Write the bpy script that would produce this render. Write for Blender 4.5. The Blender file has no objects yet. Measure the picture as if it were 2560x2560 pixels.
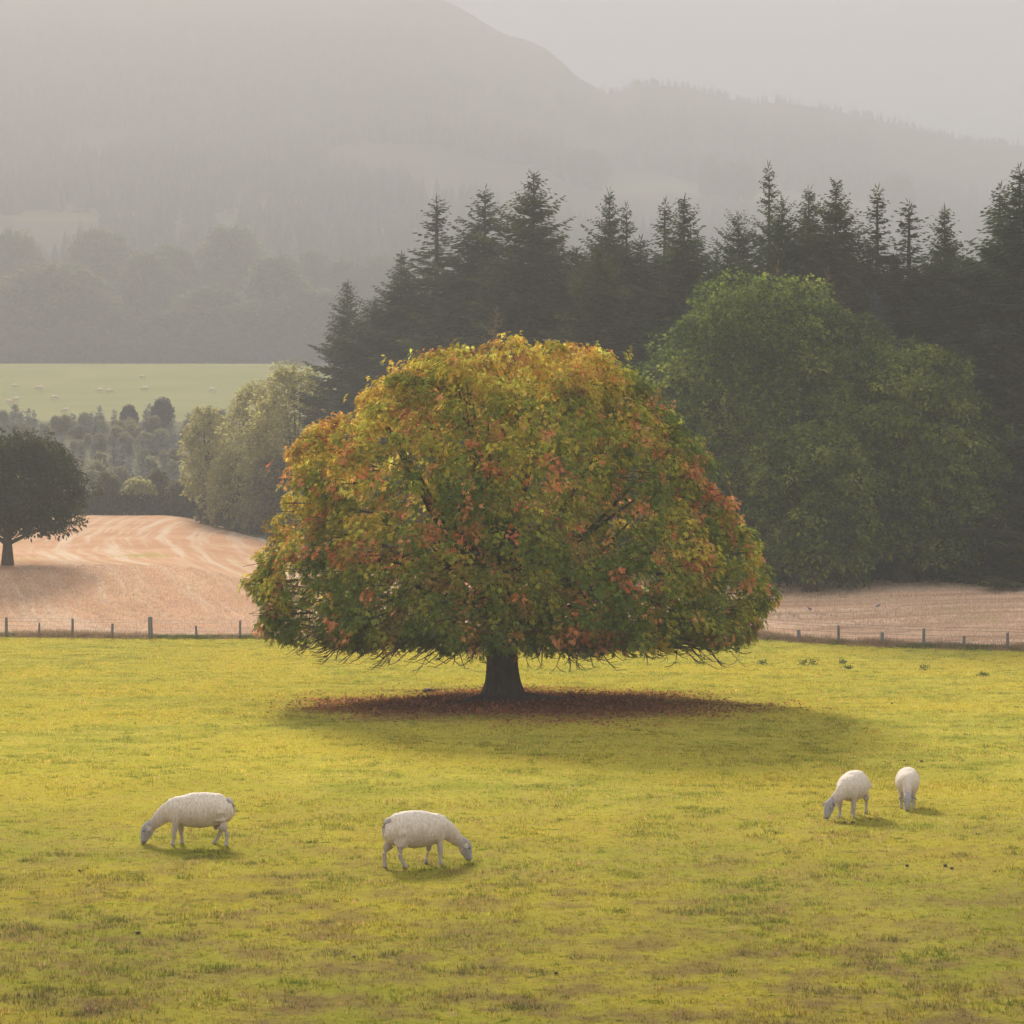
import bpy, math, random
import numpy as np
from mathutils import Vector, Matrix

SC = bpy.context.scene
COL = SC.collection
R = math.radians

# ------------------------------------------------------------------ camera
CH = 4.45            # eye height above the pasture
F = 5500.0           # focal length in photo pixels (2560 wide), level camera with a vertical shift
HZ = 1400.0          # row of the horizon
cam_d = bpy.data.cameras.new('camera')
cam = bpy.data.objects.new('camera', cam_d)
COL.objects.link(cam)
cam.location = (0, 0, CH)
cam.rotation_euler = (R(90), 0, 0)
cam_d.sensor_width = 36
cam_d.lens = 36 * F / 2560
cam_d.shift_y = (HZ - 1280) / 2560
cam_d.clip_start = 0.1
cam_d.clip_end = 6000
SC.camera = cam

# ------------------------------------------------------------------ sky, sun, exposure
SUN_EL, SUN_AZ = 25.5, -12.0
VEIL, VEIL_COLOR = 0.8, (2.7, 2.72, 2.74, 1)
world = bpy.data.worlds.new('World')
SC.world = world
world.use_nodes = True
nt = world.node_tree
sky = nt.nodes.new('ShaderNodeTexSky')
sky.sky_type = 'NISHITA'
sky.sun_disc = False
sky.sun_elevation = R(SUN_EL)
sky.sun_rotation = R(SUN_AZ % 360)
sky.air_density = 0.8
sky.dust_density = 0.0
sky.ozone_density = 1.0
bg = nt.nodes['Background']
veil = nt.nodes.new('ShaderNodeMix')      # clear sky seen through an even milky veil
veil.data_type = 'RGBA'
veil.inputs[0].default_value = VEIL
veil.inputs[7].default_value = VEIL_COLOR
nt.links.new(sky.outputs[0], veil.inputs[6])
nt.links.new(veil.outputs[2], bg.inputs[0])
bg.inputs[1].default_value = 0.05

sd = bpy.data.lights.new('sun', 'SUN')
sd.energy = 5.0
sd.angle = R(10)
sd.color = (1.0, 0.93, 0.83)
sun = bpy.data.objects.new('sun', sd)
COL.objects.link(sun)
S = Vector((math.sin(R(SUN_AZ)) * math.cos(R(SUN_EL)), math.cos(R(SUN_AZ)) * math.cos(R(SUN_EL)), math.sin(R(SUN_EL))))
sun.rotation_euler = S.to_track_quat('Z', 'Y').to_euler()
sun.location = S * 300

SC.view_settings.view_transform = 'Standard'
SC.view_settings.look = 'None'
SC.view_settings.exposure = 3.25
SC.view_settings.gamma = 1.0
SC.view_settings.use_curve_mapping = False
cy = SC.cycles
cy.max_bounces = 6
cy.diffuse_bounces = 3
cy.glossy_bounces = 2
cy.transmission_bounces = 3
cy.volume_bounces = 1
cy.transparent_max_bounces = 4
cy.caustics_reflective = False
cy.caustics_refractive = False
cy.use_denoising = True

HAZE_DENSITY = 0.0012
HAZE_COLOR = (.505, .493, .505)
HAZE_G = -0.4

# ------------------------------------------------------------------ helpers
def mat_new(name):
    m = bpy.data.materials.new(name)
    m.use_nodes = True
    n = m.node_tree
    for x in list(n.nodes):
        n.nodes.remove(x)
    out = n.nodes.new('ShaderNodeOutputMaterial')
    return m, n, out

def N(n, t, **kw):
    x = n.nodes.new(t)
    for k, v in kw.items():
        if k.startswith('i_'):
            x.inputs[k[2:].replace('_', ' ')].default_value = v
        else:
            setattr(x, k, v)
    return x

def mixc(n, fac, a, b, mode='MIX'):
    x = n.nodes.new('ShaderNodeMix')
    x.data_type = 'RGBA'
    x.blend_type = mode
    for inp, v in ((x.inputs[0], fac), (x.inputs[6], a), (x.inputs[7], b)):
        if hasattr(v, 'is_linked') or hasattr(v, 'links'):
            n.links.new(v, inp)
        elif isinstance(v, (int, float)):
            inp.default_value = v
        else:
            inp.default_value = (*v, 1) if len(v) == 3 else v
    return x.outputs[2]

def ramp(n, src, p0, p1, c0=(0, 0, 0, 1), c1=(1, 1, 1, 1)):
    x = n.nodes.new('ShaderNodeValToRGB')
    x.color_ramp.elements[0].position = p0
    x.color_ramp.elements[1].position = p1
    x.color_ramp.elements[0].color = c0
    x.color_ramp.elements[1].color = c1
    n.links.new(src, x.inputs[0])
    return x.outputs[0]

def noise_tex(n, vec, scale, detail=3, rough=0.55, scl=(1, 1, 1), rot=(0, 0, 0), dist=0.0):
    mp = n.nodes.new('ShaderNodeMapping')
    mp.inputs['Scale'].default_value = scl
    mp.inputs['Rotation'].default_value = rot
    n.links.new(vec, mp.inputs[0])
    t = n.nodes.new('ShaderNodeTexNoise')
    t.inputs['Scale'].default_value = scale
    t.inputs['Detail'].default_value = detail
    t.inputs['Roughness'].default_value = rough
    t.inputs['Distortion'].default_value = dist
    n.links.new(mp.outputs[0], t.inputs['Vector'])
    return t.outputs[0]

def mesh_np(name, V, Fc, mat=None, cols=None, smooth=False):
    V = np.asarray(V, dtype=np.float32)
    Fc = np.asarray(Fc, dtype=np.int32)
    k = Fc.shape[1]
    me = bpy.data.meshes.new(name)
    me.vertices.add(len(V))
    me.vertices.foreach_set('co', V.ravel())
    me.loops.add(Fc.size)
    me.loops.foreach_set('vertex_index', Fc.ravel())
    me.polygons.add(len(Fc))
    me.polygons.foreach_set('loop_start', np.arange(0, Fc.size, k, dtype=np.int32))
    try:
        me.polygons.foreach_set('loop_total', np.full(len(Fc), k, dtype=np.int32))
    except Exception:
        pass
    if smooth:
        me.polygons.foreach_set('use_smooth', np.ones(len(Fc), dtype=bool))
    me.update(calc_edges=True)
    if cols is not None:
        a = me.color_attributes.new('col', 'FLOAT_COLOR', 'POINT')
        c = np.ones((len(V), 4), dtype=np.float32)
        c[:, :3] = cols
        a.data.foreach_set('color', c.ravel())
    if mat:
        me.materials.append(mat)
    return me

def link(name, data, parent=None, loc=None, rot=None, scale=None, label=None, cat=None, group=None, kind=None):
    o = bpy.data.objects.new(name, data)
    COL.objects.link(o)
    if parent is not None:
        o.parent = parent
    if loc is not None:
        o.location = loc
    if rot is not None:
        o.rotation_euler = rot
    if scale is not None:
        o.scale = scale if hasattr(scale, '__len__') else (scale,) * 3
    if label:
        o['label'] = label
    if cat:
        o['category'] = cat
    if group:
        o['group'] = group
    if kind:
        o['kind'] = kind
    return o

# value noise in numpy
def _h(ix, iy, iz, seed):
    n = (ix.astype(np.int64) * 374761393 + iy.astype(np.int64) * 668265263 + iz.astype(np.int64) * 2147483647 + seed * 144665) & 0xFFFFFFFF
    n = ((n ^ (n >> 13)) * 1274126177) & 0xFFFFFFFF
    n = ((n ^ (n >> 16)) * 2246822519) & 0xFFFFFFFF
    return ((n ^ (n >> 15)) & 0xFFFFFF) / float(0xFFFFFF)

def vnoise(P, scale=1.0, seed=0):
    P = np.asarray(P, dtype=np.float64) / scale
    if P.shape[-1] == 2:
        P = np.concatenate([P, np.zeros(P.shape[:-1] + (1,))], -1)
    i = np.floor(P).astype(np.int64)
    f = P - i
    f = f * f * (3 - 2 * f)
    r = 0
    for dx in (0, 1):
        wx = f[..., 0] if dx else 1 - f[..., 0]
        for dy in (0, 1):
            wy = f[..., 1] if dy else 1 - f[..., 1]
            for dz in (0, 1):
                wz = f[..., 2] if dz else 1 - f[..., 2]
                r = r + wx * wy * wz * _h(i[..., 0] + dx, i[..., 1] + dy, i[..., 2] + dz, seed)
    return r

def fbm(P, scale=1.0, seed=0, oct=3):
    r, a, t = 0, 1.0, 0
    for o in range(oct):
        r = r + a * vnoise(P, scale / 2 ** o, seed + 17 * o)
        t += a
        a *= 0.5
    return r / t

def unit(v):
    return v / np.maximum(np.linalg.norm(v, axis=-1, keepdims=True), 1e-9)

# ------------------------------------------------------------------ terrain heights
def zp(d, p):
    return CH + (HZ - p) / F * d

def fence_y(x):
    return np.interp(x, [-400, -60, -27, -14, 0, 10.7, 15, 19, 25, 60, 400],
                     [128, 120, 118.3, 117.3, 115, 111.0, 107.0, 103.5, 99.5, 92, 80])

_rp_x = [-4000, -1000, 0, 700, 1100, 1140, 1190, 1270, 1365, 1400, 1445, 1525, 1580, 1670, 1800, 1850, 1990, 2170, 2360, 2560, 3500, 6000]
_rp_p = [-20, -20, -20, -20, -14, 0, 26, 80, 126, 150, 185, 218, 205, 218, 238, 252, 272, 298, 331, 364, 430, 430]
COLS = [-2500, 0, 400, 660, 900, 1280, 1600, 1900, 2560, 3600]
L_ = [(118, 0), (130, 1.55), (145, 3.3), (155, 4.2), (180, 4.9), (220, zp(220, 1335)), (262, zp(262, 1284)), (280, zp(280, 1295)),
      (310, zp(310, 1250)), (400, zp(400, 1075)), (430, zp(430, 1040)), (560, zp(560, 917)), (592, zp(592, 908)), (640, zp(640, 922)), (760, zp(760, 930)), (850, zp(850, 907))]
M_ = [(116, 0), (130, 1.2), (150, 2.9), (185, 4.3), (232, zp(232, 1340)), (262, zp(262, 1330)), (310, zp(310, 1265)), (400, zp(400, 1080)),
      (430, zp(430, 1045)), (560, zp(560, 920)), (592, zp(592, 908)), (640, zp(640, 922)), (760, zp(760, 930)), (850, zp(850, 907))]
C_ = [(114, 0), (130, 1.6), (160, 3.3), (190, 4.2), (300, 11), (430, 31), (560, 53), (640, 59), (850, zp(850, 907))]
R_ = [(106, 0), (114, 1.0), (124, 2.3), (136, 3.35), (160, 3.9), (300, 10), (430, 29), (560, 51), (640, 58), (850, zp(850, 907))]
tabs = [L_, L_, L_, M_, C_, C_, R_, R_, [(101, 0), (108, .8), (118, 2.1), (134, 3.3)] + R_[4:], [(95, 0), (108, 1.2), (134, 3.3)] + R_[4:]]
DG = np.arange(60, 2800, 2.0)
ZG = []
for px, tb in zip(COLS, tabs):
    pr = np.interp(px, _rp_x, _rp_p)
    pts = list(tb)
    for d, g_ in ((950, .10), (1100, .20), (1300, .34), (1600, .52), (1900, .68), (2200, .86), (2350, .97), (2400, 1.0)):
        pts.append((d, zp(d, 907 + (pr - 907) * g_)))
    pts.append((2480, pts[-1][1] * .97))
    pts.append((2780, pts[-1][1] * .75))
    xs = [a for a, b in pts]
    zs = [b for a, b in pts]
    z = np.interp(DG, [0] + xs, [0] + zs)
    kz = np.exp(-(np.arange(-8, 9) * 2.0 / 6.0) ** 2 / 2)
    kz /= kz.sum()
    zz = np.convolve(np.pad(z, 8, mode='edge'), kz, mode='valid')
    # the ridge itself stays as drawn
    ZG.append(zz)
ZG = np.array(ZG)
CS = (np.array(COLS) - 1280) / F

def H(x, y):
    x = np.asarray(x, dtype=float)
    y = np.asarray(y, dtype=float)
    x, y = np.broadcast_arrays(x, y)
    ys = np.maximum(y, 60)
    s = np.clip(x / ys, CS[0], CS[-1])
    k = np.clip(np.searchsorted(CS, s) - 1, 0, len(CS) - 2)
    t = (s - CS[k]) / (CS[k + 1] - CS[k])
    t = t * t * (3 - 2 * t)
    di = np.clip((ys - 60) / 2.0, 0, len(DG) - 1.001)
    i = di.astype(int)
    f = di - i
    za = ZG[k, i] * (1 - f) + ZG[k, i + 1] * f
    zb = ZG[k + 1, i] * (1 - f) + ZG[k + 1, i + 1] * f
    z = za * (1 - t) + zb * t
    # fine ridge profile that the coarse columns miss
    sp = s * F + 1280
    pr = np.interp(sp, _rp_x, _rp_p)
    prc = np.interp(sp, COLS, [np.interp(c, _rp_x, _rp_p) for c in COLS])
    w = np.clip((ys - 900) / 1500, 0, 1)
    z = z + (prc - pr) / F * ys * w
    P = np.stack([x, y], -1)
    amp = np.clip((ys - 900) / 600, 0, 1)
    z = z + amp * (fbm(P, 260, 5) - .5) * 44 * (1 - w * .8)
    z = z + (fbm(P, 9, 3) - .5) * .28 * np.clip((y - 8) / 20, 0, 1) * (1 - .75 * np.clip((y - 100) / 30, 0, 1))
    # the bank the photographer stands on
    b = np.clip((15 - y) / 15, 0, 1)
    z = z + 2.85 * b * b * (3 - 2 * b)
    return z

def gz(x, y):
    return float(H(x, y))

def at(px, p, d0, d1):
    """walk out along a pixel's ray until it meets the ground"""
    ds = np.linspace(d0, d1, 600)
    xs = (px - 1280) / F * ds
    rows = HZ - (H(xs, ds) - CH) / ds * F
    i = int(np.argmin(np.abs(rows - p)))
    return float(xs[i]), float(ds[i])

# ------------------------------------------------------------------ materials
def pasture_color(n):
    geo = n.nodes.new('ShaderNodeNewGeometry')
    pos = geo.outputs['Position']
    a = noise_tex(n, pos, 0.55, 4, .6)
    b = noise_tex(n, pos, 3.2, 4, .65)
    c = noise_tex(n, pos, 0.13, 3, .5)
    d = noise_tex(n, pos, 14.0, 2, .6)
    g = mixc(n, ramp(n, a, .35, .65), (.225, .225, .034), (.35, .31, .052))
    g = mixc(n, ramp(n, c, .40, .62), g, (.34, .29, .04))
    g = mixc(n, ramp(n, b, .58, .74), g, (.33, .26, .09))
    g = mixc(n, ramp(n, b, .30, .42, (1, 1, 1, 1), (0, 0, 0, 1)), g, (.085, .115, .012))
    g = mixc(n, ramp(n, d, .3, .7), g, (1.35, 1.3, 1.2), 'MULTIPLY')
    # drier brown patches in the near field, plus vignette darkening painted into the turf
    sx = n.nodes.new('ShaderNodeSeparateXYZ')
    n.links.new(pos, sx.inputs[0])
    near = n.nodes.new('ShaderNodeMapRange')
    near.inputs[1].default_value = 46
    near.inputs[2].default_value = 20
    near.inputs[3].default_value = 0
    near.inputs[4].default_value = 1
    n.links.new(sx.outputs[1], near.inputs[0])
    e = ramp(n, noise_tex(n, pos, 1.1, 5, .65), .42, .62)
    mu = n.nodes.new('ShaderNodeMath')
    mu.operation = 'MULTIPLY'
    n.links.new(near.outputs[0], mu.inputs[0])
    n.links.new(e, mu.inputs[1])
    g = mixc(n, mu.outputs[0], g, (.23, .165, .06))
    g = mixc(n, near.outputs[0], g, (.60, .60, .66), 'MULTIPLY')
    return g, pos

TX, TY = -0.3, 69.0   # the chestnut

def litter_mask_nodes(n, pos):
    mp = n.nodes.new('ShaderNodeMapping')
    mp.vector_type = 'POINT'
    mp.inputs['Location'].default_value = (-(TX + .5) / 7.2, -(TY - 1.0) / 8.2, 0)
    mp.inputs['Scale'].default_value = (1 / 7.2, 1 / 8.2, 0)
    n.links.new(pos, mp.inputs[0])
    ln = n.nodes.new('ShaderNodeVectorMath')
    ln.operation = 'LENGTH'
    n.links.new(mp.outputs[0], ln.inputs[0])
    nz = noise_tex(n, pos, .55, 5, .72)
    ad = n.nodes.new('ShaderNodeMath')
    ad.operation = 'MULTIPLY_ADD'
    ad.inputs[1].default_value = 1.7
    n.links.new(nz, ad.inputs[0])
    n.links.new(ln.outputs['Value'], ad.inputs[2])
    return ramp(n, ad.outputs[0], 1.28 / 2, 1.62 / 2, (1, 1, 1, 1), (0, 0, 0, 1)) if False else _mr(n, ad.outputs[0], 1.3, 2.0)

def _mr(n, src, a, b):
    m = n.nodes.new('ShaderNodeMapRange')
    m.inputs[1].default_value = a
    m.inputs[2].default_value = b
    m.inputs[3].default_value = 1
    m.inputs[4].default_value = 0
    n.links.new(src, m.inputs[0])
    return m.outputs[0]

M = {}
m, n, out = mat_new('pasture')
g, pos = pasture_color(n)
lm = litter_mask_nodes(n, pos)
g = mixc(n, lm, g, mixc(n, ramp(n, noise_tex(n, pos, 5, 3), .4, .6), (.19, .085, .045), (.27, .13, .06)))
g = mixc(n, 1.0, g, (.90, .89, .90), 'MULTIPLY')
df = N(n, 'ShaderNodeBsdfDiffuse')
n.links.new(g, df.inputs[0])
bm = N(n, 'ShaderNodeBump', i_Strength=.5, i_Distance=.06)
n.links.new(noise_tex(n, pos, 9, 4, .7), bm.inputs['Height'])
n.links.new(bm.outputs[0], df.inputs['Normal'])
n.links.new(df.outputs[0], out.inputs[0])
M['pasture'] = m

def blade_mat(name, use_pasture, tr=.45, gloss=0):
    m, n, out = mat_new(name)
    at_ = N(n, 'ShaderNodeAttribute', attribute_name='col')
    if use_pasture:
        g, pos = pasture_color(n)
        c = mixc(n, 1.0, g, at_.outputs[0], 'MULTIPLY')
    else:
        c = at_.outputs[0]
    df = N(n, 'ShaderNodeBsdfDiffuse')
    tl = N(n, 'ShaderNodeBsdfTranslucent')
    mx = N(n, 'ShaderNodeMixShader')
    mx.inputs[0].default_value = tr
    n.links.new(c, df.inputs[0])
    n.links.new(c, tl.inputs[0])
    n.links.new(df.outputs[0], mx.inputs[1])
    n.links.new(tl.outputs[0], mx.inputs[2])
    if gloss:
        gl = N(n, 'ShaderNodeBsdfGlossy')
        gl.inputs['Roughness'].default_value = .42
        gl.inputs['Color'].default_value = (1, 1, 1, 1)
        m2 = N(n, 'ShaderNodeMixShader')
        m2.inputs[0].default_value = gloss
        n.links.new(mx.outputs[0], m2.inputs[1])
        n.links.new(gl.outputs[0], m2.inputs[2])
        mx = m2
    n.links.new(mx.outputs[0], out.inputs[0])
    return m

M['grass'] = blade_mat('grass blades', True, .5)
M['straw'] = blade_mat('straw', False, .35)
M['leaf'] = blade_mat('leaf', False, .5)
M['needle'] = blade_mat('needle', False, .35)

def simple(name, col, rough=.8, nz=None, bump=0, bscale=20, scl=(1, 1, 1), coord='Object', metal=0):
    m, n, out = mat_new(name)
    bs = N(n, 'ShaderNodeBsdfPrincipled')
    bs.inputs['Roughness'].default_value = rough
    bs.inputs['Metallic'].default_value = metal
    bs.inputs['Specular IOR Level'].default_value = .25
    tc = n.nodes.new('ShaderNodeTexCoord')
    v = tc.outputs[coord]
    if nz:
        c = mixc(n, ramp(n, noise_tex(n, v, bscale, 5, .65, scl), .35, .68), col, nz)
        n.links.new(c, bs.inputs['Base Color'])
    else:
        bs.inputs['Base Color'].default_value = (*col, 1)
    if bump:
        b = N(n, 'ShaderNodeBump', i_Strength=1.0, i_Distance=bump)
        n.links.new(noise_tex(n, v, bscale, 6, .7, scl), b.inputs['Height'])
        n.links.new(b.outputs[0], bs.inputs['Normal'])
    n.links.new(bs.outputs[0], out.inputs[0])
    return m

M['bark'] = simple('bark', (.045, .03, .022), .9, (.10, .068, .048), .05, 7, (1, 1, .25))
M['twig'] = simple('twig', (.05, .035, .028), .85, (.12, .095, .08), 0, 4)
M['post'] = simple('post wood', (.11, .10, .09), .9, (.22, .20, .185), .01, 14, (1, 1, .15))
M['wire'] = simple('wire', (.25, .24, .23), .5, metal=.6)
M['tag'] = simple('tag', (.75, .55, .02), .5)
M['eye'] = simple('eye', (.012, .010, .008), .15)
M['hoof'] = simple('hoof', (.05, .04, .035), .6)
M['clod'] = simple('clod', (.06, .042, .03), .95, (.10, .07, .05), .01, 30)
M['feather'] = simple('feather', (.13, .14, .17), .7, (.2, .2, .23), 0, 20)
M['log'] = simple('log', (.13, .10, .08), .9, (.22, .18, .15), .02, 12)

# stubble
m, n, out = mat_new('stubble')
geo = n.nodes.new('ShaderNodeNewGeometry')
pos = geo.outputs['Position']
base = mixc(n, ramp(n, noise_tex(n, pos, .12, 4, .6), .35, .65), (.385, .22, .13), (.47, .295, .18))
# right part: straight drill rows along x ; left part: swathes running over the hill
rows = ramp(n, noise_tex(n, pos, 1.0, 4, .6, (.05, .9, .9), (0, 0, R(3))), .38, .64)
spx = n.nodes.new('ShaderNodeSeparateXYZ')
n.links.new(pos, spx.inputs[0])
def mth(op, a, b):
    q = n.nodes.new('ShaderNodeMath')
    q.operation = op
    for inp, v in ((q.inputs[0], a), (q.inputs[1], b)):
        if isinstance(v, (int, float)):
            inp.default_value = v
        else:
            n.links.new(v, inp)
    return q.outputs[0]
dy = mth('SUBTRACT', 262.0, spx.outputs[1])
u_ = mth('SUBTRACT', spx.outputs[0], mth('MULTIPLY', mth('MULTIPLY', dy, dy), .0014))
u_ = mth('ADD', u_, mth('MULTIPLY', noise_tex(n, pos, .03, 2, .5), 5.0))
cb = n.nodes.new('ShaderNodeCombineXYZ')
n.links.new(u_, cb.inputs[0])
n.links.new(spx.outputs[1], cb.inputs[1])
sw = ramp(n, noise_tex(n, cb.outputs[0], 1.0, 4, .65, (.75, .02, 0)), .48, .68)
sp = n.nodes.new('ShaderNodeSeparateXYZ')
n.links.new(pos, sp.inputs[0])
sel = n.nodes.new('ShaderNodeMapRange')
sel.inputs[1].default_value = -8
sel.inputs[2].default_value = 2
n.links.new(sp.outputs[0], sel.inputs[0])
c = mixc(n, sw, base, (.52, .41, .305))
cr = mixc(n, rows, (.42, .25, .155), (.68, .49, .34))  # right-hand straw lightened to make up for the wood's shadow on it
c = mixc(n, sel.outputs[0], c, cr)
c = mixc(n, ramp(n, noise_tex(n, pos, .07, 4, .7, (1, .5, 1)), .60, .70), c, (.30, .27, .07))
c = mixc(n, ramp(n, noise_tex(n, pos, 4, 3, .7), .3, .75), c, (1.35, 1.3, 1.25), 'MULTIPLY')
df = N(n, 'ShaderNodeBsdfDiffuse')
n.links.new(c, df.inputs[0])
bm = N(n, 'ShaderNodeBump', i_Strength=.6, i_Distance=.12)
n.links.new(noise_tex(n, pos, 3.5, 4, .7, (.4, 1.6, 1)), bm.inputs['Height'])
n.links.new(bm.outputs[0], df.inputs['Normal'])
n.links.new(df.outputs[0], out.inputs[0])
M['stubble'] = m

def ground_mat(name, a, b, sc, b2=None):
    m, n, out = mat_new(name)
    geo = n.nodes.new('ShaderNodeNewGeometry')
    pos = geo.outputs['Position']
    c = mixc(n, ramp(n, noise_tex(n, pos, sc, 5, .65), .38, .62), a, b)
    if b2:
        c = mixc(n, ramp(n, noise_tex(n, pos, sc * .2, 3, .5, (.4, 1.5, 1)), .58, .64), c, b2)
    df = N(n, 'ShaderNodeBsdfDiffuse')
    n.links.new(c, df.inputs[0])
    n.links.new(df.outputs[0], out.inputs[0])
    return m
M['scrub'] = ground_mat('scrub ground', (.12, .125, .075), (.19, .17, .10), .3)
M['far_pasture'] = ground_mat('far pasture', (.25, .255, .11), (.30, .285, .14), .05)
M['hill'] = ground_mat('hillside', (.12, .12, .09), (.16, .155, .115), .012, (.22, .225, .13))  # hill tones lightened so the colour itself carries some haze

# ------------------------------------------------------------------ ground sheets
def sheet(name, fa, fb, xs, rows, mat, smooth=True):
    """strip of ground between two boundary curves"""
    X = np.repeat(xs[None, :], rows + 1, 0)
    t = np.linspace(0, 1, rows + 1)[:, None]
    A = fa(xs)[None, :]
    B = fb(xs)[None, :]
    Y = A + (B - A) * t
    Z = H(X, Y)
    V = np.stack([X, Y, Z], -1).reshape(-1, 3)
    nx = len(xs)
    j, i = np.meshgrid(np.arange(rows), np.arange(nx - 1), indexing='ij')
    a = (j * nx + i).ravel()
    Fc = np.stack([a, a + 1, a + nx + 1, a + nx], -1)
    return link(name, mesh_np(name, V, Fc, mat, smooth=smooth), kind='structure')

HW = 760.0
def fine_x(step_mid, lim, outer):
    mid = np.arange(-lim, lim + 1e-6, step_mid)
    o = np.geomspace(lim + step_mid * 2, HW, outer)
    return np.concatenate([-o[::-1], mid, o])

def stub_end(x):
    return np.interp(x, [-760, -60, -34, -30, -26, -10, 0, 8, 15, 25, 760], [262, 262, 262, 240, 226, 190, 168, 148, 137, 135, 135])

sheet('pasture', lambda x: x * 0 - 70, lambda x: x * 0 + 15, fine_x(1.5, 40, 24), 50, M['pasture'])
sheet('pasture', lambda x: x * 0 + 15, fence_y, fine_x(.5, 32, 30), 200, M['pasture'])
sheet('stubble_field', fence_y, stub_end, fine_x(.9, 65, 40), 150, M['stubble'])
sheet('woodland_floor', stub_end, lambda x: x * 0 + 418, fine_x(3, 120, 40), 80, M['scrub'])
sheet('far_pasture', lambda x: x * 0 + 418, lambda x: x * 0 + 600, fine_x(4, 200, 30), 50, M['far_pasture'])
sheet('hillside', lambda x: x * 0 + 600, lambda x: x * 0 + 2600, fine_x(9, 640, 14), 220, M['hill'])

# ------------------------------------------------------------------ haze: one closed box around everything
hz_v = [(x, y, z) for x in (-HW - 20, HW + 20) for y in (-90, 2640) for z in (-2.0, 655)]
hz_f = [(0, 1, 3, 2), (4, 6, 7, 5), (0, 4, 5, 1), (2, 3, 7, 6), (0, 2, 6, 4), (1, 5, 7, 3)]
m, n, out = mat_new('haze')
pv = N(n, 'ShaderNodeVolumePrincipled')
pv.inputs['Density'].default_value = HAZE_DENSITY
pv.inputs['Color'].default_value = (*HAZE_COLOR, 1)
pv.inputs['Anisotropy'].default_value = HAZE_G
n.links.new(pv.outputs[0], out.inputs['Volume'])
link('haze', mesh_np('haze', hz_v, hz_f, m), kind='stuff')

# ------------------------------------------------------------------ grass
def blades(P, nb, hgt, wid, cols, rng, spread, lean=.5, jit=.15):
    """P (N,3) tuft roots -> triangles; hgt/wid arrays (N,)"""
    n_ = len(P)
    root = np.repeat(P, nb, 0)
    ang = rng.uniform(0, 2 * np.pi, n_ * nb)
    off = rng.uniform(0, 1, n_ * nb) ** .5 * np.repeat(spread, nb)
    root = root + np.stack([np.cos(ang) * off, np.sin(ang) * off, -0.006 + 0 * ang], -1)
    h = np.repeat(hgt, nb) * rng.uniform(.55, 1.2, n_ * nb)
    w = np.repeat(wid, nb) * rng.uniform(.7, 1.3, n_ * nb) * .5
    la = ang + rng.normal(0, .7, n_ * nb)
    ln = h * lean * rng.uniform(0, 1.3, n_ * nb)
    tip = root + np.stack([np.cos(la) * ln, np.sin(la) * ln, h], -1)
    fa = rng.uniform(0, np.pi, n_ * nb)
    sd_ = np.stack([np.cos(fa) * w, np.sin(fa) * w, 0 * w], -1)
    V = np.stack([root - sd_, root + sd_, tip], 1).reshape(-1, 3)
    Fc = np.arange(len(V)).reshape(-1, 3)
    c = np.repeat(cols, nb, 0) * rng.uniform(1 - jit, 1 + jit, (n_ * nb, 1))
    return V, Fc, np.repeat(c, 3, 0)

def litter_d(x, y):
    q = np.hypot((x - TX - .5) / 7.2, (y - TY + 1.0) / 8.2)
    return q + 1.5 * fbm(np.stack([x, y], -1), 1.8, 91, 4) - .2

rng = np.random.default_rng(4)
def sample_view(n_, y0, y1, pw, smax=.275):
    u = rng.uniform(0, 1, n_)
    y = (y0 ** pw + u * (y1 ** pw - y0 ** pw)) ** (1 / pw)
    x = rng.uniform(-smax, smax, n_) * y
    return x, y

x, y = sample_view(112000, 19.5, 119, .9)
k = (y < fence_y(x) - .3) & (litter_d(x, y) > 1.40 + rng.normal(0, .26, len(x)))
x, y = x[k], y[k]
P = np.stack([x, y, H(x, y)], -1)
sz = .6 + (y / 60)
tuft = fbm(P[:, :2], .9, 12)
hg = (.030 + .05 * np.clip(tuft - .45, 0, 1) * 2) * (.8 + .25 * sz)
cl = np.ones((len(P), 3)) * rng.uniform(.8, 1.2, (len(P), 1))
cl[:, 0] *= rng.uniform(.9, 1.15, len(P))
dry = rng.uniform(0, 1, len(P)) < .14
cl[dry] *= np.array([1.3, 1.02, 2.2])
V, Fc, C = blades(P, 6, hg, .0125 * sz, cl, rng, .05 * sz, .5, .42)
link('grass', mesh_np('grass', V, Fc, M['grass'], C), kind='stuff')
# taller darker tussocks left by the grazing
x, y = sample_view(40000, 20, 117, .9)
tv = fbm(np.stack([x, y * 1.2], -1), .8, 44)
k = (y < fence_y(x) - .5) & (tv + rng.normal(0, .02, len(x)) > .655) & (litter_d(x, y) > 1.5)
x, y = x[k], y[k]
P = np.stack([x, y, H(x, y)], -1)
cl = np.ones((len(P), 3)) * np.array([.62, .72, .8])
V, Fc, C = blades(P, 12, .055 + .0002 * y, .012 + .00012 * y, cl, rng, .08 + .001 * y)
link('grass_tussocks', mesh_np('grass_tussocks', V, Fc, M['grass'], C), kind='stuff')

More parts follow.
